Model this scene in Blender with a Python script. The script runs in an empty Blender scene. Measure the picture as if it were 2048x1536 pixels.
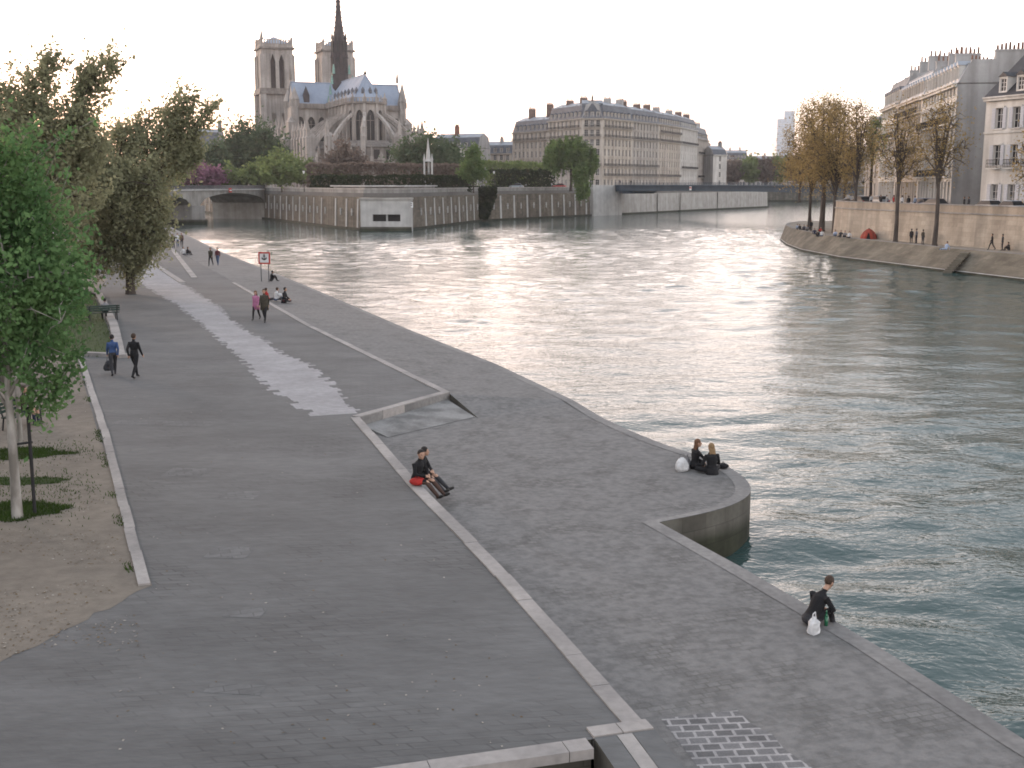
import bpy, bmesh, math, random
import numpy as np
from mathutils import Vector, Matrix, noise as mnoise
R = math.radians
rnd = random.Random(7)
SC = bpy.context.scene
COL = SC.collection

# ------------------------------------------------------------------ camera, sky, sun, exposure
FPX = 2350.0                                  # focal length in pixels of the 2048 px wide photograph
PITCH = math.atan((768 - 366) / FPX)
EYE = 9.5                                     # camera height above the river
cam = bpy.data.cameras.new("camera")
cam.sensor_width = 36.0
cam.lens = FPX / 2048 * 36
cam.clip_start = 0.3
cam.clip_end = 8000
cam_o = bpy.data.objects.new("camera", cam)
COL.objects.link(cam_o)
cam_o.location = (0, 0, EYE)
cam_o.rotation_euler = (R(90) - PITCH, 0, 0)
SC.camera = cam_o

SUN_AZ, SUN_EL = R(-40), R(5.0)               # azimuth from +Y, negative is to the left
world = bpy.data.worlds.new("World")
SC.world = world
world.use_nodes = True
_n, _l = world.node_tree.nodes, world.node_tree.links
_sky = _n.new("ShaderNodeTexSky")
_sky.sky_type = 'NISHITA'
_sky.sun_disc = False
_sky.sun_elevation = SUN_EL
_sky.sun_rotation = SUN_AZ
_sky.air_density = 1.0
_sky.dust_density = 1.6
_sky.ozone_density = 1.0
_sky.altitude = 60
# a thin white evening veil over the clear sky, warmer towards the horizon
_tc = _n.new("ShaderNodeTexCoord"); _sp = _n.new("ShaderNodeSeparateXYZ"); _l.new(_tc.outputs['Generated'], _sp.inputs[0])
_veil = _n.new("ShaderNodeValToRGB"); _l.new(_sp.outputs[2], _veil.inputs[0])
_e = _veil.color_ramp.elements
_e[0].position, _e[0].color = 0.0, (.90, .76, .70, 1)
_e[1].position, _e[1].color = 1.0, (.48, .53, .60, 1)
for _p, _c in ((.05, (1.0, .87, .81, 1)), (.10, (1.60, 1.48, 1.42, 1)), (.20, (1.28, 1.21, 1.19, 1)), (.33, (.74, .76, .79, 1)), (.5, (.58, .62, .67, 1))):
    _q = _e.new(_p); _q.color = _c
_mx = _n.new("ShaderNodeMix"); _mx.data_type = 'RGBA'; _mx.blend_type = 'ADD'; _mx.inputs[0].default_value = 1.0
_sc = _n.new("ShaderNodeMix"); _sc.data_type = 'RGBA'; _sc.blend_type = 'MULTIPLY'; _sc.inputs[0].default_value = 1.0
_l.new(_sky.outputs[0], _sc.inputs[6]); _sc.inputs[7].default_value = (.40, .30, .31, 1)
_sv = _n.new("ShaderNodeMix"); _sv.data_type = 'RGBA'; _sv.blend_type = 'MULTIPLY'; _sv.inputs[0].default_value = 1.0; _sv.clamp_result = False
_l.new(_veil.outputs[0], _sv.inputs[6])
_dt = _n.new("ShaderNodeVectorMath"); _dt.operation = 'DOT_PRODUCT'; _l.new(_tc.outputs['Generated'], _dt.inputs[0])
_dt.inputs[1].default_value = (math.sin(SUN_AZ), math.cos(SUN_AZ), 0)
_ar = _n.new("ShaderNodeValToRGB"); _ad = _n.new("ShaderNodeMath"); _ad.operation = 'MULTIPLY_ADD'; _ad.inputs[1].default_value = .5; _ad.inputs[2].default_value = .5
_l.new(_dt.outputs['Value'], _ad.inputs[0]); _l.new(_ad.outputs[0], _ar.inputs[0])
_f = _ar.color_ramp.elements                     # brighter and rosier towards the set sun, cooler away from it, brightness added behind the camera to lighten facades
_f[0].position, _f[0].color = .0, (6.6, 6.5, 6.5, 1)
_f[1].position, _f[1].color = 1.0, (10.0, 8.3, 7.4, 1)
for _p, _c in ((.5, (5.8, 5.8, 5.9, 1)), (.72, (5.0, 5.0, 5.05, 1)), (.9, (8.0, 7.1, 6.6, 1))):
    _q = _f.new(_p); _q.color = _c
_l.new(_ar.outputs[0], _sv.inputs[7])
_l.new(_sc.outputs[2], _mx.inputs[6]); _l.new(_sv.outputs[2], _mx.inputs[7])
_n["Background"].inputs[1].default_value = 0.15
_l.new(_mx.outputs[2], _n["Background"].inputs[0])

sun = bpy.data.lights.new("sun", 'SUN')
sun.energy = 1.2
sun.angle = R(12)
sun.color = (1.0, 0.80, 0.66)
sun_o = bpy.data.objects.new("sun", sun)
COL.objects.link(sun_o)
_d = Vector((math.sin(SUN_AZ) * math.cos(SUN_EL), math.cos(SUN_AZ) * math.cos(SUN_EL), math.sin(SUN_EL)))
sun_o.rotation_euler = _d.to_track_quat('Z', 'Y').to_euler()

SC.view_settings.view_transform = 'Standard'
SC.view_settings.look = 'None'
SC.view_settings.exposure = 1.0
SC.view_settings.gamma = 1.0
SC.cycles.filter_width = 1.75
SC.cycles.max_bounces = 5
SC.cycles.diffuse_bounces = 3
SC.cycles.transparent_max_bounces = 6

# ------------------------------------------------------------------ where a point of the place stands
def ray(px, py):
    x = (px - 1024) / FPX
    y = -(py - 768) / FPX
    return (x, math.cos(PITCH) + y * math.sin(PITCH), -math.sin(PITCH) + y * math.cos(PITCH))
def Z(px, py, z):
    d = ray(px, py)
    t = (z - EYE) / d[2]
    return Vector((d[0] * t, d[1] * t, z))
def XY(px, Y, z=0.0):
    d = ray(px, 366)
    return Vector((d[0] / d[1] * Y, Y, z))
def HZ(py, Y):                                 # height seen at picture row py at distance Y
    d = ray(1024, py)
    return EYE + d[2] / d[1] * Y

# ------------------------------------------------------------------ object helpers
def tag(o, label=None, cat=None, group=None, kind=None):
    if label: o['label'] = label
    if cat: o['category'] = cat
    if group: o['group'] = group
    if kind: o['kind'] = kind
    return o
def thing(name, label, cat, loc=(0, 0, 0), rz=0.0, group=None):
    o = bpy.data.objects.new(name, None)
    COL.objects.link(o)
    o.location = loc
    o.rotation_euler = (0, 0, rz)
    o.empty_display_size = 0.3
    return tag(o, label, cat, group)
def link_mesh(name, me, mats, parent=None):
    for m in (mats if isinstance(mats, (list, tuple)) else [mats]):
        me.materials.append(m)
    o = bpy.data.objects.new(name, me)
    COL.objects.link(o)
    if parent is not None: o.parent = parent
    return o
def put(name, src, parent, loc=(0, 0, 0), rz=0.0):
    """another object of the same mesh"""
    o = src.copy()
    o.name = name
    COL.objects.link(o)
    o.parent = parent
    o.location = loc
    o.rotation_euler = (0, 0, rz)
    return o
def dup(root, loc, rz, label, group=None):
    r = root.copy()
    COL.objects.link(r)
    r.location = loc
    r.rotation_euler = (0, 0, rz)
    r['label'] = label
    if group: r['group'] = group
    for ch in list(root.children):
        c = ch.copy()
        COL.objects.link(c)
        c.parent = r
        for g in list(ch.children):
            d = g.copy()
            COL.objects.link(d)
            d.parent = c
    return r

class MB:
    def __init__(s):
        s.v, s.f, s.m = [], [], []
    def poly(s, pts, mi=0):
        n = len(s.v)
        s.v += [tuple(p) for p in pts]
        s.f.append(tuple(range(n, n + len(pts))))
        s.m.append(mi)
    def box(s, c, d, rz=0.0, mi=0):
        hx, hy, hz = d[0] / 2, d[1] / 2, d[2] / 2
        ca, sa = math.cos(rz), math.sin(rz)
        n = len(s.v)
        for z in (-hz, hz):
            for x, y in ((-hx, -hy), (hx, -hy), (hx, hy), (-hx, hy)):
                s.v.append((c[0] + x * ca - y * sa, c[1] + x * sa + y * ca, c[2] + z))
        for q in ((3, 2, 1, 0), (4, 5, 6, 7), (0, 1, 5, 4), (1, 2, 6, 5), (2, 3, 7, 6), (3, 0, 4, 7)):
            s.f.append(tuple(n + i for i in q)); s.m.append(mi)
    def b2(s, x0, x1, y0, y1, z0, z1, mi=0):
        s.box(((x0 + x1) / 2, (y0 + y1) / 2, (z0 + z1) / 2), (x1 - x0, y1 - y0, z1 - z0), 0, mi)
    def hexa(s, bot, top, mi=0):
        """prism or frustum from a bottom loop and a top loop"""
        k = len(bot); n = len(s.v)
        s.v += [tuple(p) for p in bot] + [tuple(p) for p in top]
        s.f.append(tuple(reversed(range(n, n + k)))); s.m.append(mi)
        s.f.append(tuple(range(n + k, n + 2 * k))); s.m.append(mi)
        for i in range(k):
            j = (i + 1) % k
            s.f.append((n + i, n + j, n + k + j, n + k + i)); s.m.append(mi)
    def prism(s, pts, z0, z1, mi=0, mtop=None):
        k = len(pts); n = len(s.v)
        a = sum(pts[i][0] * pts[(i + 1) % k][1] - pts[(i + 1) % k][0] * pts[i][1] for i in range(k))
        if a < 0: pts = list(reversed(pts))
        s.v += [(p[0], p[1], z0) for p in pts]
        s.v += [(p[0], p[1], z1 if len(p) < 3 or z1 is not None else p[2]) for p in pts]
        s.f.append(tuple(reversed(range(n, n + k)))); s.m.append(mi)
        s.f.append(tuple(range(n + k, n + 2 * k))); s.m.append(mi if mtop is None else mtop)
        for i in range(k):
            j = (i + 1) % k
            s.f.append((n + i, n + j, n + k + j, n + k + i)); s.m.append(mi)
    def cone(s, c, r0, r1, z0, z1, n=8, mi=0, a0=0.0):
        def ring(r, z): return [(c[0] + r * math.cos(a0 + 2 * math.pi * i / n), c[1] + r * math.sin(a0 + 2 * math.pi * i / n), z) for i in range(n)]
        s.hexa(ring(r0, z0), ring(max(r1, 0.004), z1), mi)
    def tube(s, pts, rad, n=6, mi=0):
        pts = [Vector(p) for p in pts]
        k = len(pts); base = len(s.v)
        t0 = (pts[1] - pts[0]).normalized()
        u = t0.cross(Vector((0, 0, 1)) if abs(t0.z) < .9 else Vector((1, 0, 0))).normalized()
        for i, p in enumerate(pts):
            t = ((pts[min(i + 1, k - 1)] - pts[max(i - 1, 0)])).normalized()
            u = (u - t * u.dot(t)).normalized()
            w = t.cross(u)
            r = rad[i] if hasattr(rad, '__len__') else rad
            for j in range(n):
                a = 2 * math.pi * j / n
                s.v.append(tuple(p + (u * math.cos(a) + w * math.sin(a)) * r))
        for i in range(k - 1):
            for j in range(n):
                a, b = base + i * n + j, base + i * n + (j + 1) % n
                s.f.append((a, b, b + n, a + n)); s.m.append(mi)
        s.f.append(tuple(reversed(range(base, base + n)))); s.m.append(mi)
        s.f.append(tuple(range(base + (k - 1) * n, base + k * n))); s.m.append(mi)
    def mesh(s, name, smooth=False):
        me = bpy.data.meshes.new(name)
        me.from_pydata(s.v, [], s.f)
        me.polygons.foreach_set('material_index', s.m)
        if smooth: me.polygons.foreach_set('use_smooth', [True] * len(s.f))
        me.validate()
        return me
    def build(s, name, mats, parent=None, smooth=False, off=None):
        if off is not None: s.v = [(a - off[0], b - off[1], c - off[2]) for a, b, c in s.v]
        return link_mesh(name, s.mesh(name, smooth), mats, parent)

# ------------------------------------------------------------------ materials
def nodes(m):
    return m.node_tree.nodes, m.node_tree.links
def mat(name, c1, c2=None, scale=1.0, rough=0.85, stretch=(1, 1, 1), rot=0.0, bump=0.0, bscale=None, fine=0.0, spec=0.3,
        brick=None, wall=False, patchy=0.0, tide=None, metal=0.0, streak=0.0, detail=4.0, contrast=(0.35, 0.65)):
    """mottled surface: two tones by noise, a fine grain, optional courses of blocks and rain streaks"""
    m = bpy.data.materials.new(name)
    m.use_nodes = True
    n, l = nodes(m)
    b = n["Principled BSDF"]
    b.inputs['Roughness'].default_value = rough
    b.inputs['Specular IOR Level'].default_value = spec
    b.inputs['Metallic'].default_value = metal
    if c2 is None: c2 = tuple(x * .75 for x in c1)
    tc = n.new("ShaderNodeTexCoord")
    mp = n.new("ShaderNodeMapping")
    mp.inputs['Scale'].default_value = stretch
    mp.inputs['Rotation'].default_value = (0, 0, rot)
    l.new(tc.outputs['Object'], mp.inputs['Vector'])
    no = n.new("ShaderNodeTexNoise")
    no.inputs['Scale'].default_value = scale
    no.inputs['Detail'].default_value = detail
    l.new(mp.outputs[0], no.inputs['Vector'])
    rp = n.new("ShaderNodeValToRGB")
    rp.color_ramp.elements[0].position, rp.color_ramp.elements[1].position = contrast
    rp.color_ramp.elements[0].color = (*c2, 1)
    rp.color_ramp.elements[1].color = (*c1, 1)
    l.new(no.outputs[0], rp.inputs[0])
    out = rp.outputs[0]
    def mul(a, bsock, fac):
        x = n.new("ShaderNodeMix"); x.data_type = 'RGBA'; x.blend_type = 'MULTIPLY'
        x.inputs[0].default_value = fac
        l.new(a, x.inputs[6]); l.new(bsock, x.inputs[7])
        return x.outputs[2]
    if brick:
        bw, bh, mo, mc, var = brick
        src = mp.outputs[0]
        if wall:
            sp = n.new("ShaderNodeSeparateXYZ"); l.new(tc.outputs['Object'], sp.inputs[0])
            ad = n.new("ShaderNodeMath"); ad.operation = 'ADD'; l.new(sp.outputs[0], ad.inputs[0]); l.new(sp.outputs[1], ad.inputs[1])
            cb = n.new("ShaderNodeCombineXYZ"); l.new(ad.outputs[0], cb.inputs[0]); l.new(sp.outputs[2], cb.inputs[1])
            src = cb.outputs[0]
        bk = n.new("ShaderNodeTexBrick")
        bk.inputs['Scale'].default_value = 1.0
        bk.inputs['Brick Width'].default_value = bw
        bk.inputs['Row Height'].default_value = bh
        bk.inputs['Mortar Size'].default_value = mo
        bk.inputs['Mortar Smooth'].default_value = 0.3
        bk.inputs['Color1'].default_value = (1, 1, 1, 1)
        bk.inputs['Color2'].default_value = (1 - var, 1 - var, 1 - var, 1)
        bk.inputs['Mortar'].default_value = (*mc, 1)
        l.new(src, bk.inputs['Vector'])
        if patchy:                                         # joints show only here and there
            pn = n.new("ShaderNodeTexNoise"); pn.inputs['Scale'].default_value = patchy; pn.inputs['Detail'].default_value = 2
            l.new(tc.outputs['Object'], pn.inputs['Vector'])
            pr = n.new("ShaderNodeValToRGB"); pr.color_ramp.elements[0].position = .46; pr.color_ramp.elements[1].position = .66
            pr.color_ramp.elements[0].color = (.12, .12, .12, 1)
            l.new(pn.outputs[0], pr.inputs[0])
            xx = n.new("ShaderNodeMix"); xx.data_type = 'RGBA'; xx.blend_type = 'MULTIPLY'
            l.new(pr.outputs[0], xx.inputs[0]); l.new(out, xx.inputs[6]); l.new(bk.outputs['Color'], xx.inputs[7]); out = xx.outputs[2]
        else: out = mul(out, bk.outputs['Color'], 1.0)
    if tide:                                               # algae and damp below the high-water mark
        ts = n.new("ShaderNodeSeparateXYZ"); l.new(tc.outputs['Object'], ts.inputs[0])
        ta = n.new("ShaderNodeMath"); ta.operation = 'MULTIPLY_ADD'; l.new(no.outputs[0], ta.inputs[0]); ta.inputs[1].default_value = -.35; l.new(ts.outputs[2], ta.inputs[2])
        tm = n.new("ShaderNodeMapRange"); tm.inputs[1].default_value = tide - .45; tm.inputs[2].default_value = tide - .1; l.new(ta.outputs[0], tm.inputs[0])
        tr = n.new("ShaderNodeValToRGB"); tr.color_ramp.elements[0].color = (.30, .34, .25, 1); l.new(tm.outputs[0], tr.inputs[0])
        out = mul(out, tr.outputs[0], 1.0)
    if fine:
        fn = n.new("ShaderNodeTexNoise"); fn.inputs['Scale'].default_value = scale * 14; fn.inputs['Detail'].default_value = 3
        l.new(mp.outputs[0], fn.inputs['Vector'])
        fr = n.new("ShaderNodeValToRGB"); fr.color_ramp.elements[0].position = .3; fr.color_ramp.elements[1].position = .7
        fr.color_ramp.elements[0].color = (.55, .55, .55, 1)
        l.new(fn.outputs[0], fr.inputs[0])
        out = mul(out, fr.outputs[0], fine)
    if streak:
        ms = n.new("ShaderNodeMapping"); ms.inputs['Scale'].default_value = (1, 1, .06)
        l.new(tc.outputs['Object'], ms.inputs['Vector'])
        sn = n.new("ShaderNodeTexNoise"); sn.inputs['Scale'].default_value = .9; sn.inputs['Detail'].default_value = 5
        l.new(ms.outputs[0], sn.inputs['Vector'])
        sr = n.new("ShaderNodeValToRGB"); sr.color_ramp.elements[0].position = .35; sr.color_ramp.elements[1].position = .62
        sr.color_ramp.elements[0].color = (.42, .40, .38, 1)
        l.new(sn.outputs[0], sr.inputs[0])
        out = mul(out, sr.outputs[0], streak)
    l.new(out, b.inputs['Base Color'])
    if bump:
        bn = n.new("ShaderNodeTexNoise"); bn.inputs['Scale'].default_value = bscale or scale * 8; bn.inputs['Detail'].default_value = 4
        l.new(mp.outputs[0], bn.inputs['Vector'])
        bm = n.new("ShaderNodeBump"); bm.inputs['Strength'].default_value = bump; bm.inputs['Distance'].default_value = .05
        l.new(bn.outputs[0], bm.inputs['Height'])
        l.new(bm.outputs[0], b.inputs['Normal'])
    return m
def leafmat(name, c1, c2, scale=.5, trans=0.35):
    m = bpy.data.materials.new(name)
    m.use_nodes = True
    n, l = nodes(m)
    n.remove(n["Principled BSDF"])
    tc = n.new("ShaderNodeTexCoord")
    no = n.new("ShaderNodeTexNoise"); no.inputs['Scale'].default_value = scale; no.inputs['Detail'].default_value = 3
    l.new(tc.outputs['Object'], no.inputs['Vector'])
    rp = n.new("ShaderNodeValToRGB"); rp.color_ramp.elements[0].position = .36; rp.color_ramp.elements[1].position = .64
    rp.color_ramp.elements[0].color = (*c2, 1); rp.color_ramp.elements[1].color = (*c1, 1)
    l.new(no.outputs[0], rp.inputs[0])
    d = n.new("ShaderNodeBsdfDiffuse"); t = n.new("ShaderNodeBsdfTranslucent"); x = n.new("ShaderNodeMixShader")
    x.inputs[0].default_value = trans
    l.new(rp.outputs[0], d.inputs[0]); l.new(rp.outputs[0], t.inputs[0])
    l.new(d.outputs[0], x.inputs[1]); l.new(t.outputs[0], x.inputs[2])
    l.new(x.outputs[0], n["Material Output"].inputs[0])
    return m
def water_mat():
    m = bpy.data.materials.new("river_water")
    m.use_nodes = True
    n, l = nodes(m)
    b = n["Principled BSDF"]
    b.inputs['Base Color'].default_value = (.034, .064, .060, 1)
    b.inputs['Roughness'].default_value = .055
    b.inputs['IOR'].default_value = 1.33
    b.inputs['Specular IOR Level'].default_value = .5
    tc = n.new("ShaderNodeTexCoord")
    prev = None
    for sc, st, rot, dist, detail in ((1.1, (1, 1.5, 1), -.25, .05, 3), (3.2, (1, 1.5, 1), .3, .022, 2)):
        mp = n.new("ShaderNodeMapping"); mp.inputs['Scale'].default_value = st; mp.inputs['Rotation'].default_value = (0, 0, rot)
        l.new(tc.outputs['Object'], mp.inputs['Vector'])
        no = n.new("ShaderNodeTexNoise"); no.inputs['Scale'].default_value = sc; no.inputs['Detail'].default_value = detail
        no.inputs['Distortion'].default_value = .6
        l.new(mp.outputs[0], no.inputs['Vector'])
        bp = n.new("ShaderNodeBump"); bp.inputs['Strength'].default_value = 1.0; bp.inputs['Distance'].default_value = dist
        l.new(no.outputs[0], bp.inputs['Height'])
        if prev: l.new(prev, bp.inputs['Normal'])
        prev = bp.outputs[0]
    l.new(prev, b.inputs['Normal'])
    return m

QROT = math.atan2(.33, .94)                     # how the quay is turned from +Y
M = dict(
    water=water_mat(),
    setts=mat("dark_setts", (.139, .140, .139), (.095, .096, .096), .30, .8, stretch=(.6, 1.4, 1), rot=-QROT, brick=(.42, .24, .013, (.60, .60, .60), .18), patchy=.42, fine=.45, bump=.25, bscale=9, contrast=(.3, .7)),
    pale_setts=mat("pale_setts", (.36, .35, .355), (.29, .282, .285), .6, .85, rot=-QROT, brick=(.2, .12, .008, (.72, .72, .72), .2), fine=.3, bump=.3, bscale=12),
    cobble=mat("old_cobbles", (.216, .210, .203), (.150, .147, .143), 5.0, .85, rot=-QROT, brick=(.24, .17, .018, (.66, .66, .64), .30), patchy=.9, fine=.8, bump=.5, bscale=7),
    joints=mat("cobbles_with_pale_joints", (.20, .195, .195), (.14, .138, .14), 2.2, .85, rot=-QROT + .25, brick=(.30, .21, .028, (1.9, 1.87, 1.83), .35), fine=.6, bump=.3),
    kerb=mat("pale_kerb_stone", (.35, .325, .305), (.24, .226, .216), .55, .85, fine=.4, bump=.25),
    dirt=mat("trodden_earth", (.215, .185, .150), (.150, .130, .108), .22, .95, fine=.55, bump=.4, bscale=6),
    grass=mat("grass_turf", (.045, .070, .020), (.030, .048, .014), 1.3, .95, fine=.5),
    quay_wall=mat("damp_quay_stone", (.17, .16, .135), (.10, .095, .08), .5, .85, tide=.75, streak=.7, brick=(1.1, .45, .012, (.6, .6, .6), .25), wall=True, fine=.4),
    bank_wall=mat("embankment_stone", (.215, .185, .145), (.155, .132, .104), .22, .9, streak=.65, brick=(1.3, .5, .014, (.7, .68, .66), .3), wall=True, fine=.35),
    louis_wall=mat("warm_embankment_stone", (.44, .385, .315), (.345, .30, .245), .22, .9, streak=.45, brick=(1.3, .5, .014, (.74, .72, .7), .2), wall=True, fine=.3),
    pale_stone=mat("pale_cut_stone", (.42, .40, .37), (.33, .31, .285), .5, .85, streak=.35, fine=.3),
    grey_stone=mat("grey_cut_stone", (.32, .31, .295), (.235, .225, .215), .4, .88, streak=.5, fine=.3),
    slope=mat("sloping_stone_bank", (.205, .182, .142), (.125, .110, .084), .3, .9, streak=.3, brick=(1.0, .4, .014, (.7, .7, .68), .3), wall=True, fine=.4),
    land=mat("town_ground", (.16, .15, .14), (.11, .105, .10), .1, .95, fine=.3),
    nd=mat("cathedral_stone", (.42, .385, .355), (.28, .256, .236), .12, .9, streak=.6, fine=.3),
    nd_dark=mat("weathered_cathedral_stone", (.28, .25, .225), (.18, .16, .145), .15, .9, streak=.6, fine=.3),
    lead=mat("lead_roof", (.28, .33, .41), (.20, .24, .31), .12, .55, stretch=(1, 1, .3), spec=.4, fine=.25),
    spire=mat("dark_lead", (.055, .045, .048), (.035, .028, .03), .5, .7),
    verdigris=mat("green_copper", (.20, .34, .29), (.13, .23, .20), 1.0, .7),
    glass=mat("dark_window_glass", (.022, .023, .026), (.013, .014, .016), .6, .35, spec=.22),
    glass_pale=mat("window_glass_with_curtain", (.14, .14, .14), (.03, .032, .036), .9, .3, spec=.3, contrast=(.42, .5)),
    frame=mat("white_window_frame", (.60, .58, .55), (.50, .48, .46), 1.0, .7),
    slate=mat("slate_roof", (.125, .135, .155), (.085, .092, .107), .5, .6, brick=(.5, .35, .01, (.7, .7, .7), .3), wall=True),
    zinc=mat("zinc_roof", (.30, .325, .36), (.22, .24, .27), .3, .5, spec=.45, streak=.3),
    dark_slate=mat("dark_slate_roof", (.045, .045, .050), (.03, .03, .034), .5, .6, brick=(.5, .35, .01, (.7, .7, .7), .3), wall=True),
    brickred=mat("red_brick", (.27, .12, .085), (.18, .08, .06), .6, .9, brick=(.5, .25, .02, (.8, .8, .8), .25), wall=True),
    render=mat("grey_wall_render", (.40, .395, .39), (.31, .305, .30), .16, .9, streak=.45, fine=.2),
    chimbrick=mat("sooty_brick", (.17, .115, .095), (.11, .078, .066), .6, .9),
    pot=mat("clay_chimney_pot", (.20, .105, .075), (.12, .07, .05), 2, .9),
    iron=mat("black_iron", (.022, .022, .024), (.014, .014, .015), 2, .6),
    steel=mat("blue_grey_steel", (.045, .072, .10), (.030, .05, .072), .4, .55, fine=.2),
    bark=mat("dark_bark", (.090, .073, .062), (.050, .041, .036), 3, .95, stretch=(1, 1, .25), bump=.4),
    bark_pale=mat("mottled_pale_bark", (.36, .34, .31), (.17, .155, .135), 3, .9, stretch=(1, 1, .35), contrast=(.4, .6)),
    shutter=mat("pale_grey_shutter", (.46, .47, .50), (.37, .38, .41), 1, .75, stretch=(1, 1, 12)),
    red=mat("red_paint", (.45, .045, .035), (.36, .035, .028), 2, .5),
    white=mat("white_paint", (.72, .72, .71), (.60, .60, .60), 2, .55),
    black=mat("black_paint", (.02, .02, .02), (.014, .014, .014), 2, .6),
    tower=mat("pale_glass_tower", (.62, .64, .68), (.54, .57, .62), .05, .4, brick=(3, 3.2, .18, (.8, .82, .85), .08), wall=True),
)
STONES = [mat("facade_stone_" + nm, a, b, .2, .9, streak=.5, fine=.2) for nm, a, b in (
    ("cream", (.54, .485, .42), (.42, .375, .325)), ("buff", (.45, .40, .35), (.36, .32, .28)), ("sand", (.54, .49, .435), (.44, .40, .355)), ("grey", (.46, .425, .385), (.375, .345, .31)),
    ("white", (.62, .60, .565), (.52, .50, .47)))]
LEAF = dict(
    fresh=leafmat("fresh_green_leaf", (.165, .275, .11), (.080, .155, .062), 1.1, .45),
    olive=leafmat("olive_leaf", (.34, .335, .205), (.22, .228, .138), .35, .5),
    dark=leafmat("dark_green_leaf", (.11, .145, .08), (.065, .092, .054), .25),
    mid=leafmat("mid_green_leaf", (.19, .235, .09), (.12, .155, .064), .25),
    willow=leafmat("willow_leaf", (.145, .205, .075), (.09, .135, .054), .3),
    bud=leafmat("brown_bud_leaf", (.36, .27, .12), (.24, .18, .08), .4, .5),
    russet=leafmat("russet_hedge_leaf", (.19, .15, .125), (.13, .103, .088), .3),
    pink=leafmat("pink_blossom", (.32, .16, .23), (.20, .11, .15), .4),
    ivy=leafmat("ivy_leaf", (.035, .048, .024), (.022, .030, .017), .6),
    blade=leafmat("grass_blade", (.055, .095, .022), (.040, .062, .018), 1.2),
)
# ------------------------------------------------------------------ the setting: river, quays, terrain
QZ = 1.75                                      # paved promenade
LZ = 1.30                                      # low cobbled quay
def structure(name, mb, mats):
    return tag(mb.build(name, mats), kind='structure')

# the river: a sheet to the horizon, swell close by is real relief
def river():
    xs = np.concatenate([[-3000, -900, -300, -130], np.arange(-74, -40, .8), np.arange(-40, 64, .36), np.arange(64, 90, .9), [150, 400, 3000]])
    ys = np.concatenate([[-300, -20], np.arange(3, 110, .36), np.arange(110, 200, .55), np.arange(200, 262, .9), [300, 420, 640, 1200, 5000]])
    X, Y = np.meshgrid(xs, ys)
    g = np.random.default_rng(12)
    D = np.zeros_like(X)
    WX = X + 1.6 * np.sin(Y * .11 + .5) + 1.1 * np.sin(X * .19 + Y * .07); WY = Y + 1.5 * np.sin(X * .13 + 1.1) + 1.0 * np.sin(Y * .17 - X * .09)
    for k in range(64):                                       # many small wave trains crossing each other
        lam = 1.15 * (7.5 / 1.15) ** g.random()
        th = g.normal(1.25, .75)
        kx, ky = 2 * math.pi / lam * math.cos(th), 2 * math.pi / lam * math.sin(th)
        D += SLOPE * lam / (2 * math.pi) * np.sin(kx * WX + ky * WY + g.random() * 6.28) * math.sqrt(2 / 64)
    gust = .75 + .35 * np.sin(X * .045 + 1.3 * np.sin(Y * .03)) * np.sin(Y * .06 + .8)
    D *= gust
    rr = np.hypot(X - 7.4, Y - 27.2)                           # rings spreading from the quay head
    D += .030 * np.sin(rr * 2.9) * np.exp(-rr / 5.0) * (rr > .2)
    fade = np.clip((X + 78) / 12, 0, 1) * np.clip((92 - X) / 12, 0, 1) * np.clip((262 - Y) / 20, 0, 1) * np.clip((Y - 2) / 4, 0, 1)
    D *= fade
    ny, nx = X.shape
    V = np.stack([X, Y, D], -1).reshape(-1, 3)
    idx = np.arange(nx * ny).reshape(ny, nx)
    F = np.stack([idx[:-1, :-1], idx[:-1, 1:], idx[1:, 1:], idx[1:, :-1]], -1).reshape(-1)
    me = bpy.data.meshes.new("water")
    me.vertices.add(len(V)); me.vertices.foreach_set('co', V.ravel())
    n = len(F) // 4
    me.loops.add(4 * n); me.loops.foreach_set('vertex_index', F.astype(np.int32))
    me.polygons.add(n); me.polygons.foreach_set('loop_start', np.arange(0, 4 * n, 4, dtype=np.int32)); me.polygons.foreach_set('loop_total', np.full(n, 4, dtype=np.int32))
    me.polygons.foreach_set('use_smooth', np.ones(n, dtype=bool)); me.update(calc_edges=True)
    tag(link_mesh("water", me, M['water']), kind='structure')
SLOPE = .098
river()

# low cobbled quay: cross sections (kerb side, river side)
SEC = [((8.9, -8, LZ), (16.0, -8, LZ)), ((1.93, 15.97, LZ), (7.65, 16.4, LZ)), ((.85, 19.6, LZ), (6.54, 20.06, LZ)), ((-.25, 23.2, LZ), (5.0, 24.3, LZ)),
       ((-1.9, 28, LZ), (3.6, 27.81, LZ)), ((-2.05, 28.5, LZ), (4.75, 28.55, LZ)), ((-2.25, 29.2, LZ), (5.65, 29.35, LZ)), ((-2.57, 30.2, LZ), (6.28, 30.3, LZ)), ((-2.85, 31.1, LZ), (6.52, 31.2, LZ)),
       ((-3.1, 32, LZ), (6.55, 32.2, LZ)), ((-3.4, 33, LZ), (6.40, 33.2, LZ)), ((-3.7, 34, LZ), (6.10, 34.2, LZ)), ((-4.4, 36.3, LZ), (4.85, 36.5, LZ)), ((-5.1, 38.64, LZ), (3.95, 38.64, LZ)),
       ((-1.2, 40.8, LZ), (3.2, 40.8, LZ)), ((-2.33, 43.41, 1.70), (2.3, 43.4, 1.45)), ((-6.0, 52.2, 1.72), (-.7, 52.0, 1.5)),
       ((-11.18, 64.68, 1.72), (-5.75, 64.7, 1.5)), ((-21.89, 92.87, 1.73), (-16.3, 92.9, 1.5)), ((-39.5, 138.6, 1.74), (-34.1, 138.6, 1.5)),
       ((-70.0, 221.4, 1.74), (-64, 221.5, 1.5)), ((-120, 340, 1.74), (-114, 340, 1.5))]
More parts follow.
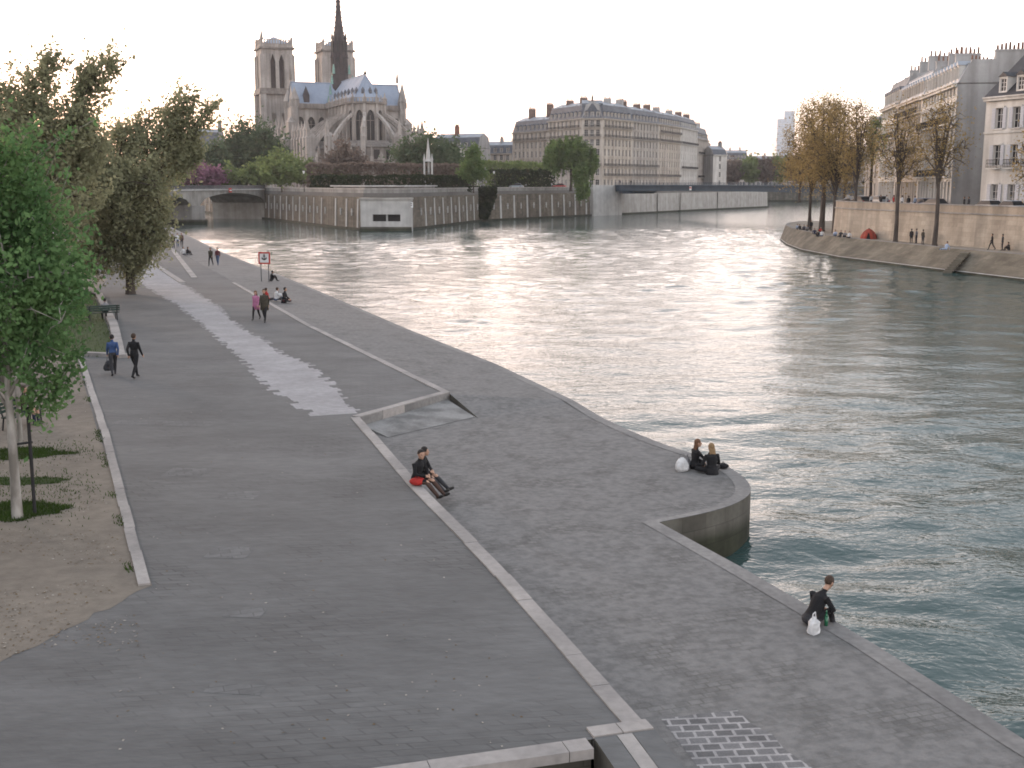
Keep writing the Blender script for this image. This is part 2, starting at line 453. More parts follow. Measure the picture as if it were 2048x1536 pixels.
def _smooth():
    out = []
    for i, (a, b) in enumerate(SEC):
        out.append((a, b))
        if 4 <= i <= 12:
            P = [Vector(SEC[max(0, k)][1]) for k in (i - 1, i, i + 1, i + 2)]
            if i == 4: P[0] = P[1]
            K = [Vector(SEC[k][0]) for k in (i, i + 1)]
            for t in (1 / 3, 2 / 3):
                c = .5 * ((2 * P[1]) + (P[2] - P[0]) * t + (2 * P[0] - 5 * P[1] + 4 * P[2] - P[3]) * t * t + (3 * P[1] - P[0] - 3 * P[2] + P[3]) * t ** 3)
                k = K[0].lerp(K[1], t)
                out.append((tuple(k), tuple(c)))
    return out
SEC = _smooth()
def low_quay():
    mb = MB()
    for (a, b), (c, d) in zip(SEC, SEC[1:]):
        mb.poly([a, b, d, c], 0)
        mb.poly([(b[0], b[1], -2.5), (d[0], d[1], -2.5), d, b], 1)
    mb.poly([(-5.1, 38.64, LZ), (-1.2, 40.8, LZ), (-2.33, 43.41, LZ)], 0)
    mb.poly([(-2.33, 43.41, LZ), (-1.2, 40.8, LZ), (-2.33, 43.41, 1.70)], 1)
    structure("cobbled_quay", mb, [M['cobble'], M['quay_wall']])
    # smoother edging stones along the water
    e = MB()
    for (a, b), (c, d) in zip(SEC, SEC[1:]):
        u = (Vector(a) - Vector(b)); v = (Vector(c) - Vector(d))
        u = u.normalized() * .42; v = v.normalized() * .42
        up = Vector((0, 0, .010))
        e.poly([Vector(b) + u + up, Vector(b) + up, Vector(d) + up, Vector(d) + v + up])
    structure("quay_edging", e, M['kerb_dull'])
M['kerb_dull'] = mat("worn_edging_stone", (.25, .24, .228), (.165, .16, .155), .5, .85, fine=.6, bump=.3)
low_quay()

# paved promenade
KL = [(8.6, -8), (2.15, 15.3), (1.93, 15.97), (-.25, 23.21), (-2.57, 30.23), (-5.1, 38.64), (-2.33, 43.41), (-11.18, 64.68), (-21.89, 92.87), (-39.55, 138.57), (-70, 221.4), (-120, 340)]
def promenade():
    mb = MB()
    step_a, step_b, step_c = (-4.2, 13.95), (1.12, 15.52), (2.03, 15.75)
    top = [(-26, 6), (-9, 12.5), step_a, step_b, step_c] + KL[2:] + [(-230, 340), (-140, 221), (-80, 110), (-60, 50)]
    k = [(p[0], p[1], QZ) for p in top]
    # drawn as strips so that the concave outline stays clean
    left = [(-60, -8), (-60, 14), (-60, 15.97), (-60, 23.21), (-60, 30.23), (-60, 38.64), (-62, 43.41), (-72, 64.68), (-88, 92.87), (-112, 138.57), (-170, 221.4), (-240, 340)]
    for i in range(2, len(KL) - 1):
        a, b = KL[i], KL[i + 1]
        l0, l1 = left[i], left[i + 1]
        mb.poly([(l0[0], l0[1], QZ), (a[0], a[1], QZ), (b[0], b[1], QZ), (l1[0], l1[1], QZ)])
        mb.poly([(a[0], a[1], 1.2), (b[0], b[1], 1.2), (b[0], b[1], QZ), (a[0], a[1], QZ)], 1)
    mb.poly([(-60, 15.97, QZ), (-60, 2, QZ), (-26, 2, QZ), (-12, 11.65, QZ), (-4.2, 13.95, QZ), (1.12, 15.52, QZ), (1.93, 15.97, QZ)])
    structure("paved_promenade", mb, [M['setts'], M['kerb_dull']])
    lo = MB()
    lo.poly([(-26, 2, .9), (4, 2, .9), (2.15, 15.3, .9), (1.12, 15.52, .9), (-12, 11.65, .9)])
    lo.poly([(1.12, 15.52, .9), (1.12, 15.52, QZ), (-12, 11.65, QZ), (-12, 11.65, .9)], 1)
    structure("lower_landing", lo, [M['pale_stone'], M['quay_wall']])
promenade()

# kerbs: rows of separate-looking stones of slightly uneven length and height
def kerb_run(mb, pts, w, h, z, side=1, slope=0.0, mi=0, seg=1.5, inside=True):
    for a, b in zip(pts, pts[1:]):
        a, b = Vector((*a[:2], 0)), Vector((*b[:2], 0))
        L = (b - a).length; d = (b - a) / L
        nrm = Vector((-d.y, d.x, 0)) * side
        t = 0.0
        while t < L - .05:
            s = min(seg * rnd.uniform(.8, 1.25), L - t)
            p, q = a + d * t, a + d * (t + s - .012)
            zz = z + rnd.uniform(-.006, .008)
            o = nrm * rnd.uniform(-.012, .012)
            mb.hexa([p + o + Vector((0, 0, zz - h - .05)), q + o + Vector((0, 0, zz - h - .05)), q + o + nrm * w + Vector((0, 0, zz - h - .05)), p + o + nrm * w + Vector((0, 0, zz - h - .05))][::side],
                    [p + o + Vector((0, 0, zz)), q + o + Vector((0, 0, zz)), q + o + nrm * w + Vector((0, 0, zz)), p + o + nrm * w + Vector((0, 0, zz))][::side], mi)
            t += s
kb = MB()
kerb_run(kb, [KL[2], KL[3], KL[4], KL[5]], .30, .3, QZ + .03, 1)                       # along the low quay
kerb_run(kb, [(-5.1, 38.64), (-2.33, 43.41)], .32, .3, QZ + .032, 1)                       # across the notch
kerb_run(kb, [(-2.33, 43.41), (-11.18, 64.68), (-21.89, 92.87)], .30, .3, QZ + .03, 1)
structure("stone_kerb", kb, M['kerb'])
kb = MB()                                                                                 # battered face under the kerb
for a, b in zip(KL[2:5], KL[3:6]):
    a, b = Vector((*a, 0)), Vector((*b, 0)); d = (b - a).normalized(); nr = Vector((d.y, -d.x, 0))
    z1, z0 = Vector((0, 0, QZ - .02)), Vector((0, 0, LZ + .006))
    kb.poly([a + z1, a + nr * .34 + z0, b + nr * .34 + z0, b + z1])
structure("kerb_face", kb, M['kerb_dull'])
kb = MB()
kerb_run(kb, [Z(395, 556, QZ)[:2], Z(350, 500, QZ)[:2], Z(290, 462, QZ)[:2]], .5, .2, QZ + .05, 1)
kerb_run(kb, [Z(372, 566, QZ)[:2], Z(316, 530, QZ)[:2], Z(250, 490, QZ)[:2]], .5, .2, QZ + .06, 1)
structure("far_kerb", kb, M['kerb'])
kb = MB()
CURB = [Z(300, 1170, QZ), Z(216, 860, QZ), Z(165, 712, QZ)]
kerb_run(kb, [p[:2] for p in CURB], .23, .2, QZ + .04, 1, seg=2.1)
P1, P2, P3 = Z(252, 716, QZ), Z(236, 652, QZ), Z(205, 590, QZ)
kerb_run(kb, [CURB[2][:2], (P1[0], P1[1])], .34, .2, QZ + .16, 1, seg=1.8)
kerb_run(kb, [P1[:2], P2[:2], P3[:2]], .45, .2, QZ + .16, 1, seg=2.2)
structure("border_kerb", kb, M['kerb'])

# bottom of the picture: head of a stair with its coping, a broken joint, and slabs
kb = MB()
kerb_run(kb, [(-12, 11.65), (-4.2, 13.95), (1.05, 15.50)], .34, .10, QZ + .035, -1, seg=1.7)
structure("stair_coping", kb, M['kerb'])
kb = MB()
for (u0, u1, mi) in ((0, .36, 0), (.37, .62, 1), (.63, 1, 0)):
    a, b = Vector((1.16, 15.52, 0)).lerp(Vector((2.05, 15.78, 0)), u0), Vector((1.16, 15.52, 0)).lerp(Vector((2.05, 15.78, 0)), u1)
    dn = Vector((.62, -2.2, 0))
    kb.poly([a + Vector((0, 0, QZ + .02)), a + dn + Vector((0, 0, QZ - .1)), b + dn + Vector((0, 0, QZ - .1)), b + Vector((0, 0, QZ + .02))], mi)
kb.poly([(1.16, 15.52, .9), (1.78, 13.32, .9), (1.78, 13.32, QZ - .1), (1.16, 15.52, QZ + .02)], 2)
kb.poly([(2.05, 15.78, QZ + .02), (2.67, 13.58, QZ - .1), (2.67, 13.58, .9), (2.05, 15.78, .9)], 2)
structure("stone_slabs", kb, [M['setts_slab'] if 'setts_slab' in M else M['setts'], M['kerb'], M['quay_wall']])
kb = MB()
kerb_run(kb, [(1.16, 15.54), (2.08, 15.82)], .30, .3, QZ + .035, 1, seg=.55)
structure("slab_coping", kb, M['kerb'])

# sheets a few mm above the paving
def sheet(name, pts, z, m):
    mb = MB(); mb.poly([(p[0], p[1], z) for p in pts]); return structure(name, mb, m)
c0, c1, c2 = CURB
edge = [Z(300, 1170, QZ), Z(215, 1216, QZ), Z(100, 1275, QZ), Z(0, 1325, QZ), Z(-150, 1372, QZ), Z(-500, 1420, QZ)]
def ragged(pts, amp, step):
    out = []
    for a, b in zip(pts, pts[1:]):
        k = max(1, int((b - a).length / step))
        for i in range(k):
            p = a.lerp(b, i / k)
            out.append(p + Vector((rnd.uniform(-amp, amp), rnd.uniform(-amp, amp), 0)))
    return out + [pts[-1]]
dirt = ragged(edge, .07, .3)[::-1] + [c1 + Vector((-.3, -.1, 0)), c2 + Vector((-.3, 0, 0)), Vector((-30, 57.5, 0)), Vector((-58, 62, 0)), Vector((-58, 14, 0))]
sheet("earth_ground", dirt, QZ + .004, M['dirt'])
sheet("far_earth_ground", [P3, Vector((-27.2, 74, 0)), Vector((-29.5, 82, 0)), Vector((-33, 96, 0)), Vector((-42, 113, 0)), Vector((-75, 190, 0)), Vector((-120, 190, 0)), Vector((-70, 62, 0)), Vector((-30, 57.6, 0))], QZ + .004, M['dirt'])

def cobble_band():
    """lighter sett band whose rows end in an uneven stepped edge"""
    lf = [(205, 500), (282, 568), (353, 609), (402, 648), (460, 697), (500, 735), (542, 779), (583, 804), (632, 835)]
    rt = [(300, 520), (367, 568), (435, 612), (473, 648), (528, 680), (569, 711), (620, 728), (650, 757), (680, 780), (718, 834)]
    q = Vector((math.sin(-QROT), math.cos(-QROT), 0)); s = Vector((q.y, -q.x, 0))
    def cross(poly, t):
        P = [Z(a, b, QZ) for a, b in poly]
        for a, b in zip(P, P[1:]):
            ta, tb = a.dot(q), b.dot(q)
            if (ta - t) * (tb - t) <= 0 and ta != tb:
                return a.lerp(b, (t - ta) / (tb - ta)).dot(s)
    mb = MB()
    t = Z(650, 835, QZ).dot(q)
    while t < 125:
        h = rnd.choice((.24, .24, .48, .36))
        a, b = cross(lf, t), cross(rt, t)
        if a is not None and b is not None:
            a += rnd.uniform(-.22, .22); b += rnd.uniform(-.22, .22)
            p = [q * t + s * a, q * t + s * b, q * (t + h) + s * b, q * (t + h) + s * a]
            mb.poly([(v.x, v.y, QZ + .004) for v in p])
        t += h
    structure("pale_sett_band", mb, M['pale_setts'])
cobble_band()
# repairs in the paving
rp = MB()
def patch(px, py, w, h, rot=0.0):
    p = Z(px, py, QZ)
    ca, sa = math.cos(-QROT + rot + R(13)), math.sin(-QROT + rot + R(13))
    rp.poly([(p.x + x * ca - y * sa, p.y + x * sa + y * ca, QZ + .004) for x, y in ((-w / 2, -h / 2), (w / 2, -h / 2), (w / 2, h / 2), (-w / 2, h / 2))])
for a in ((330, 846, 3.4, .75), (480, 990, .95, .75), (460, 1105, .9, .8), (372, 945, 1.1, 1.0), (470, 1378, .9, .36), (490, 1225, .7, .5)):
    patch(*a)
structure("paving_repair", rp, mat("lighter_repair_setts", (.158, .158, .157), (.115, .116, .116), .5, .85, rot=-QROT, brick=(.42, .22, .012, (.66, .66, .66), .2), fine=.4, bump=.2))
sheet("jointed_cobbles", [Z(a, b, LZ) for a, b in ((1322, 1438), (1400, 1428), (1475, 1421), (1500, 1446), (1545, 1470), (1570, 1500), (1660, 1560), (1700, 1620), (1470, 1640), (1404, 1545))], LZ + .004, M['joints'])
nt = MB()                                      # patched slab leaning into the notch
nt.poly([(-5.02, 38.75, LZ), (-4.05, 37.55, LZ), (-4.05, 37.55, LZ + .012), (-5.02, 38.75, 1.46)]); nt.poly([(-5.02, 38.75, 1.46), (-4.05, 37.55, LZ + .012), (-1.32, 40.95, LZ + .012), (-2.42, 43.25, 1.52)])
structure("notch_slab", nt, mat("patched_concrete", (.26, .255, .245), (.15, .146, .14), .9, .9, contrast=(.42, .58), fine=.5, bump=.3))
# grass: turf sheets with blades
def turf(name, pts, n, h=.10):
    mb = MB()
    P = [Vector((p[0], p[1], 0)) for p in pts]
    c = sum(P, Vector()) / len(P)
    mb.poly([(p.x, p.y, QZ + .008) for p in P], 0)
    xs = [p.x for p in P]; ys = [p.y for p in P]
    def inside(x, y):
        r = False
        for a, b in zip(P, P[1:] + P[:1]):
            if (a.y > y) != (b.y > y) and x < (b.x - a.x) * (y - a.y) / (b.y - a.y) + a.x: r = not r
        return r
    k = 0
    while k < n:
        x, y = rnd.uniform(min(xs) - .2, max(xs) + .2), rnd.uniform(min(ys) - .15, max(ys) + .15)
        q = c + (Vector((x, y, 0)) - c) * .93
        if not inside(q.x, q.y): continue
        a = rnd.uniform(0, 6.28); w = rnd.uniform(.008, .018); hh = h * rnd.uniform(.4, 1.2)
        dx, dy = math.cos(a) * w, math.sin(a) * w
        mb.poly([(x - dx, y - dy, QZ), (x + dx, y + dy, QZ), (x + rnd.uniform(-.06, .06), y + rnd.uniform(-.06, .06), QZ + hh)], 1)
        k += 1
    tag(mb.build(name, [M['grass'], LEAF['blade']]), kind='stuff')
def blob(cx, cy, rx, ry, n=22, seed=0):
    r = random.Random(seed); out = []
    for i in range(n):
        a = 2 * math.pi * i / n
        k = r.uniform(.78, 1.12)
        p = Z(cx, cy, QZ) + Vector((math.cos(a) * rx * k, math.sin(a) * ry * k, 0))
        out.append(p)
    return out
turf("grass_patch", blob(28, 1022, 1.25, .85, seed=1), 2600)
turf("grass_patch", blob(36, 908, 1.5, .75, seed=2), 2200)
turf("grass_patch", blob(28, 962, 1.5, .45, seed=3), 1100, .06)
turf("planted_turf", [c2 + Vector((0, .25, 0)), P1 + Vector((-.5, .3, 0)), P2 + Vector((-.6, 0, 0)), P3 + Vector((-.6, 0, 0)), Vector((-30, 65, 0)), Vector((-27, 55.5, 0))], 4200, .13)
st = MB()                                      # weeds along the kerb
for i in range(900):
    t = rnd.random(); p = (c0.lerp(c1, t * 2) if t < .5 else c1.lerp(c2, t * 2 - 1)) + Vector((-.26 - abs(rnd.gauss(0, .10)), rnd.uniform(-.1, .1), 0))
    if mnoise.noise(p * .6) < .05: continue
    w = .015; st.poly([(p.x - w, p.y, QZ), (p.x + w, p.y, QZ), (p.x + rnd.uniform(-.07, .07), p.y, QZ + rnd.uniform(.03, .12))])
if st.f: tag(st.build("weeds", LEAF['blade']), kind='stuff')

def litter():
    mb = MB(); g = random.Random(5)
    for i in range(2600):
        px, py = g.uniform(-60, 300), g.uniform(720, 1320)
        p = Z(px, py, QZ + .012)
        k = mnoise.noise(Vector((p.x * .5, p.y * .5, 3)))
        if k < -.05: continue
        if p.x > -7.5 - (p.y - 22) * .40: continue
        s = g.uniform(.012, .035); a = g.uniform(0, 6.28); c, d = math.cos(a) * s, math.sin(a) * s
        mb.poly([(p.x - c, p.y - d, p.z), (p.x + d * .6, p.y - c * .6, p.z + g.uniform(0, .015)), (p.x + c, p.y + d, p.z + g.uniform(0, .01)), (p.x - d * .6, p.y + c * .6, p.z)], g.choice((0, 0, 1)))
    for i in range(260):                                         # a few leaves blown over the paving
        p = Z(g.uniform(200, 1200), g.uniform(760, 1500), QZ + .006)
        if p.x > -.3 - (p.y - 23) * .30 - .5: continue
        s = g.uniform(.015, .035); a = g.uniform(0, 6.28); c, d = math.cos(a) * s, math.sin(a) * s
        mb.poly([(p.x - c, p.y - d, p.z), (p.x + d * .6, p.y - c * .6, p.z + .01), (p.x + c, p.y + d, p.z + .004), (p.x - d * .6, p.y + c * .6, p.z)], g.choice((0, 1)))
    for i in range(1500):                                        # stray grass round the patches
        cx, cy = g.choice(((28, 1022), (36, 908), (28, 962), (120, 980), (150, 900)))
        q = Z(cx, cy, QZ); p = q + Vector((g.gauss(0, 1.0), g.gauss(0, .75), 0)); w = .012
        if p.x > -7.6 - (p.y - 22) * .40: continue
        mb.poly([(p.x - w, p.y, QZ), (p.x + w, p.y, QZ), (p.x + g.uniform(-.05, .05), p.y, QZ + g.uniform(.02, .09))], 2)
    tag(mb.build("leaf_litter", [M['litter'], M['pebble'], LEAF['blade']]), kind='stuff')
M['litter'] = mat("dry_leaf_litter", (.16, .11, .06), (.09, .065, .04), 4, .95)
M['pebble'] = mat("pale_pebble", (.34, .31, .27), (.24, .22, .19), 4, .95)
litter()
# left bank: high wall and street behind the trees
def wallrun(mb, pts, z0, z1, t, mi=0):
    """wall of thickness t standing to the left of its run"""
    P = [Vector((p[0], p[1], 0)) for p in pts]
    out = []
    for i, p in enumerate(P):
        d = (P[min(i + 1, len(P) - 1)] - P[max(i - 1, 0)]).normalized()
        out.append(p + Vector((-d.y, d.x, 0)) * t)
    for i in range(len(P) - 1):
        a, b, c, d = P[i], P[i + 1], out[i + 1], out[i]
        mb.hexa([(v.x, v.y, z0) for v in (a, b, c, d)], [(v.x, v.y, z1) for v in (a, b, c, d)], mi)
LB = [(-15.5, 2), (-23, 20), (-55, 100), (-104, 221), (-150, 340)]
r_ = thing("stone_wall", "high stone quay wall behind the trees on the left bank", "wall", (-23, 20, 0))
w_ = MB(); wallrun(w_, LB, 1.2, 7.6, .8); w_.build("wall_face", M['bank_wall'], r_, off=(-23, 20, 0))
w_ = MB(); wallrun(w_, [(a + .1, b) for a, b in LB], 7.6, 7.85, 1.0); w_.build("coping", M['pale_stone'], r_, off=(-23, 20, 0))
w_ = MB(); w_.poly([(p[0] - .8, p[1], 7.0) for p in LB] + [(-600, 340, 7.0), (-600, 2, 7.0)]); structure("left_bank_street", w_, M['land'])

# Ile de la Cite: retaining walls and the ground inside
def WL(px, Y): return ((px - 1024) / FPX * Y, Y)
CITE = [WL(330, 450), WL(415, 392), WL(534, 319), WL(667, 257), WL(730, 240), WL(772, 238), WL(814, 240), WL(960, 298), WL(1180, 349), WL(1216, 356)]
CITE2 = [WL(1216, 356), WL(1275, 372), WL(1400, 418), WL(1528, 470), (112, 540), (118, 620)]
CZ = 8.4
ct = MB()
ct.prism([p for p in CITE] + CITE2[1:] + [(60, 900), (-420, 900), (-420, 470)], -3, CZ - .9)
structure("island_ground", ct, M['land'])
def inset(pts, k):
    P = [Vector((p[0], p[1], 0)) for p in pts]; o = []
    for i, p in enumerate(P):
        d = (P[min(i + 1, len(P) - 1)] - P[max(i - 1, 0)]).normalized()
        o.append(p + Vector((-d.y, d.x, 0)) * k)
    return o
def batter_wall(mb, pts, z0, z1, b0, b1, t, mi=0):
    A, B, C = inset(pts, b0), inset(pts, b1), inset(pts, b1 + t)
    D = inset(pts, b0 + t)
    for i in range(len(A) - 1):
        mb.hexa([(A[i].x, A[i].y, z0), (A[i + 1].x, A[i + 1].y, z0), (D[i + 1].x, D[i + 1].y, z0), (D[i].x, D[i].y, z0)],
                [(B[i].x, B[i].y, z1), (B[i + 1].x, B[i + 1].y, z1), (C[i + 1].x, C[i + 1].y, z1), (C[i].x, C[i].y, z1)], mi)
def island_wall():
    off = (CITE[5][0], CITE[5][1], 0)
    r = thing("embankment_wall", "battered stone embankment round the garden point of the island with pale strips", "wall", off)
    w = MB(); batter_wall(w, CITE, -2.5, 6.7, -.30, 0, 1.4); w.build("wall_face", M['bank_wall'], r, off=off)
    w = MB(); batter_wall(w, CITE, -2.6, .45, -.95, -.8, 1.2); w.build("footing", M['quay_wall'], r, off=off)
    w = MB(); batter_wall(w, CITE, 6.7, 8.2, .05, .08, .6); w.build("parapet", M['grey_stone'], r, off=off)
    w = MB(); batter_wall(w, CITE, 8.2, 8.45, -.06, -.06, .85); w.build("coping", M['pale_stone'], r, off=off)
    # pale vertical strips with small tie plates between them
    L = 0.0; k = 0
    for a, b in zip(CITE[1:-1], CITE[2:]):
        a, b = Vector((*a, 0)), Vector((*b, 0)); d = (b - a).normalized(); n = Vector((d.y, -d.x, 0)); ln = (b - a).length
        t = 3.0
        while t < ln - 1.5:
            p = a + d * t
            if not (WL(722, 239)[0] < p.x < WL(830, 239)[0] and p.y < 262):
                if k % 2 == 0:
                    s = MB(); w0, w1 = .36, .30
                    q0, q1 = p + n * .34, p + n * .12
                    s.hexa([q0 - d * w0 + Vector((0, 0, .5)), q0 + d * w0 + Vector((0, 0, .5)), q0 + d * w0 - n * .4 + Vector((0, 0, .5)), q0 - d * w0 - n * .4 + Vector((0, 0, .5))],
                           [q1 - d * w1 + Vector((0, 0, 6.3)), q1 + d * w1 + Vector((0, 0, 6.3)), q1 + d * w1 - n * .3 + Vector((0, 0, 6.3)), q1 - d * w1 - n * .3 + Vector((0, 0, 6.3))])
                    s.build("stone_strip", M['white_stone'], r, off=off)
                else:
                    s = MB(); q = p + n * .20
                    s.box((q.x, q.y, 3.6), (.22, .3, 1.5), math.atan2(d.y, d.x)); s.box((q.x, q.y, 3.75), (.5, .26, .3), math.atan2(d.y, d.x))
                    s.build("tie_plate", M['white_stone'], r, off=off)
            t += 3.35; k += 1
    return r
M['white_stone'] = mat("whitish_stone", (.50, .49, .47), (.40, .39, .375), .5, .85, streak=.3, fine=.2)
island_wall()
def bridge_head():
    off = (CITE2[0][0], CITE2[0][1], 0)
    r = thing("quay_wall", "smooth pale quay wall running under the blue footbridge", "wall", off)
    w = MB(); batter_wall(w, CITE2, -2.5, 6.3, -.4, 0, 1.4); w.build("wall_face", M['pale_stone'], r, off=off)
    w = MB(); batter_wall(w, CITE2, -2.6, .5, -.9, -.75, 1.2); w.build("footing", M['quay_wall'], r, off=off)
    a = Vector((*WL(1180, 348), 0)); b = Vector((*WL(1236, 360), 0)); d = (b - a).normalized(); n = Vector((d.y, -d.x, 0))
    w = MB(); w.hexa([(p.x, p.y, -2) for p in (a + n * 1.1, b + n * 1.1, b - n * 6, a - n * 6)], [(p.x, p.y, 8.9) for p in (a + n * .7, b + n * .7, b - n * 6, a - n * 6)])
    w.build("bridge_abutment", M['white_stone'], r, off=off)
    for px, Y in ((1312, 384), (1357, 400), (1430, 429), (1480, 450)):
        p = Vector((*WL(px, Y), 0)); w = MB(); w.box((p.x - .1, p.y - .55, 3.2), (.16, .5, 6)); w.build("drain_slot", M['quay_wall'], r, off=off)
bridge_head()
def bastion():
    """blunt stone block on the point with its low barred opening"""
    a, b = Vector((*WL(727, 238.5), 0)), Vector((*WL(826, 238.5), 0))
    off = a.lerp(b, .5)
    r = thing("stone_bastion", "pale blunt stone block with low barred opening on the point of the island wall", "bastion", off)
    L = (b - a).length; d = (b - a).normalized()
    w = MB(); y0, y1 = -2.4, 2
    z0, z1 = -2, HZ(399, 238)
    o0, o1, h0, h1 = L * .5 - 2.6, L * .5 + 2.9, HZ(443, 236), HZ(429, 236)
    o0 -= L / 2; o1 -= L / 2; hl = L / 2
    w.b2(-hl, o0, y0, y1, z0, z1); w.b2(o1, hl, y0, y1, z0, z1); w.b2(o0, o1, y0, y1, h1, z1); w.b2(o0, o1, y0, y1, z0, h0)
    w.build("block", M['white_stone'], r)
    w = MB(); w.b2(-hl - .2, hl + .2, y0 - .25, y1, z1, z1 + .35); w.build("coping", M['pale_stone'], r)
    w = MB(); w.b2(o0, o1, y0 + 1.6, y0 + 1.8, h0, h1); w.build("opening_back", M['black'], r)
    w = MB(); w.b2(.0, .35, y0 + .5, y0 + 1.0, h0, h1); w.build("mullion", M['white_stone'], r)
    w = MB()
    for i in range(16):
        if abs(i - 8) > 0: w.b2(o0 + .1 + i * .33, o0 + .15 + i * .33, y0 + .3, y0 + .35, h0, h1)
    w.build("grille", M['iron'], r)
    w = MB(); w.hexa([(-hl - .3, y0 - 1.2, -2), (hl + .3, y0 - 1.2, -2), (hl + .3, y0, -2), (-hl - .3, y0, -2)], [(-hl - .1, y0 - .3, .9), (hl + .1, y0 - .3, .9), (hl + .1, y0, .9), (-hl - .1, y0, .9)]); w.build("footing", M['quay_wall'], r)
    # small notice beside the block
    s = thing("notice_board", "small white notice fixed to the island wall right of the stone bastion", "sign", (WL(820, 237)[0], 236.2, 4.6))
    w = MB(); w.b2(-.9, .9, -.06, .06, .1, 1.3); w.build("panel", M['white'], s)
    w = MB(); w.b2(-.7, .7, -.09, -.07, .45, .62); w.b2(-.7, .7, -.09, -.07, .8, .97); w.b2(-.9, .9, -.08, -.065, 1.18, 1.28); w.build("dark_lines", M['black'], s)
    w = MB(); w.b2(-.95, -.85, -.05, .5, -.4, 1.3); w.build("bracket", M['iron'], s)
bastion()
def memorial_parapet():
    a, b = Vector((*WL(662, 259), 0)), Vector((*WL(872, 262), 0))
    off = (0, 244, 0)
    r = thing("memorial_wall", "long low pale concrete wall with overhanging top on the island point", "wall", off)
    w = MB(); w.hexa([(p[0], p[1], 7.2) for p in (WL(672, 259.5), WL(734, 243), WL(812, 243), WL(872, 266), WL(872, 275), WL(672, 275))], [(p[0], p[1], 8.75) for p in (WL(672, 259.5), WL(734, 243), WL(812, 243), WL(872, 266), WL(872, 275), WL(672, 275))]); w.build("wall_face", M['grey_stone'], r, off=off)
    w = MB(); w.hexa([(p[0], p[1], 8.75) for p in (WL(665, 258.5), WL(734, 242), WL(812, 242), WL(877, 265), WL(877, 276), WL(665, 276))], [(p[0], p[1], 9.0) for p in (WL(665, 258.5), WL(734, 242), WL(812, 242), WL(877, 265), WL(877, 276), WL(665, 276))]); w.build("overhanging_top", M['white_stone'], r, off=off)
memorial_parapet()

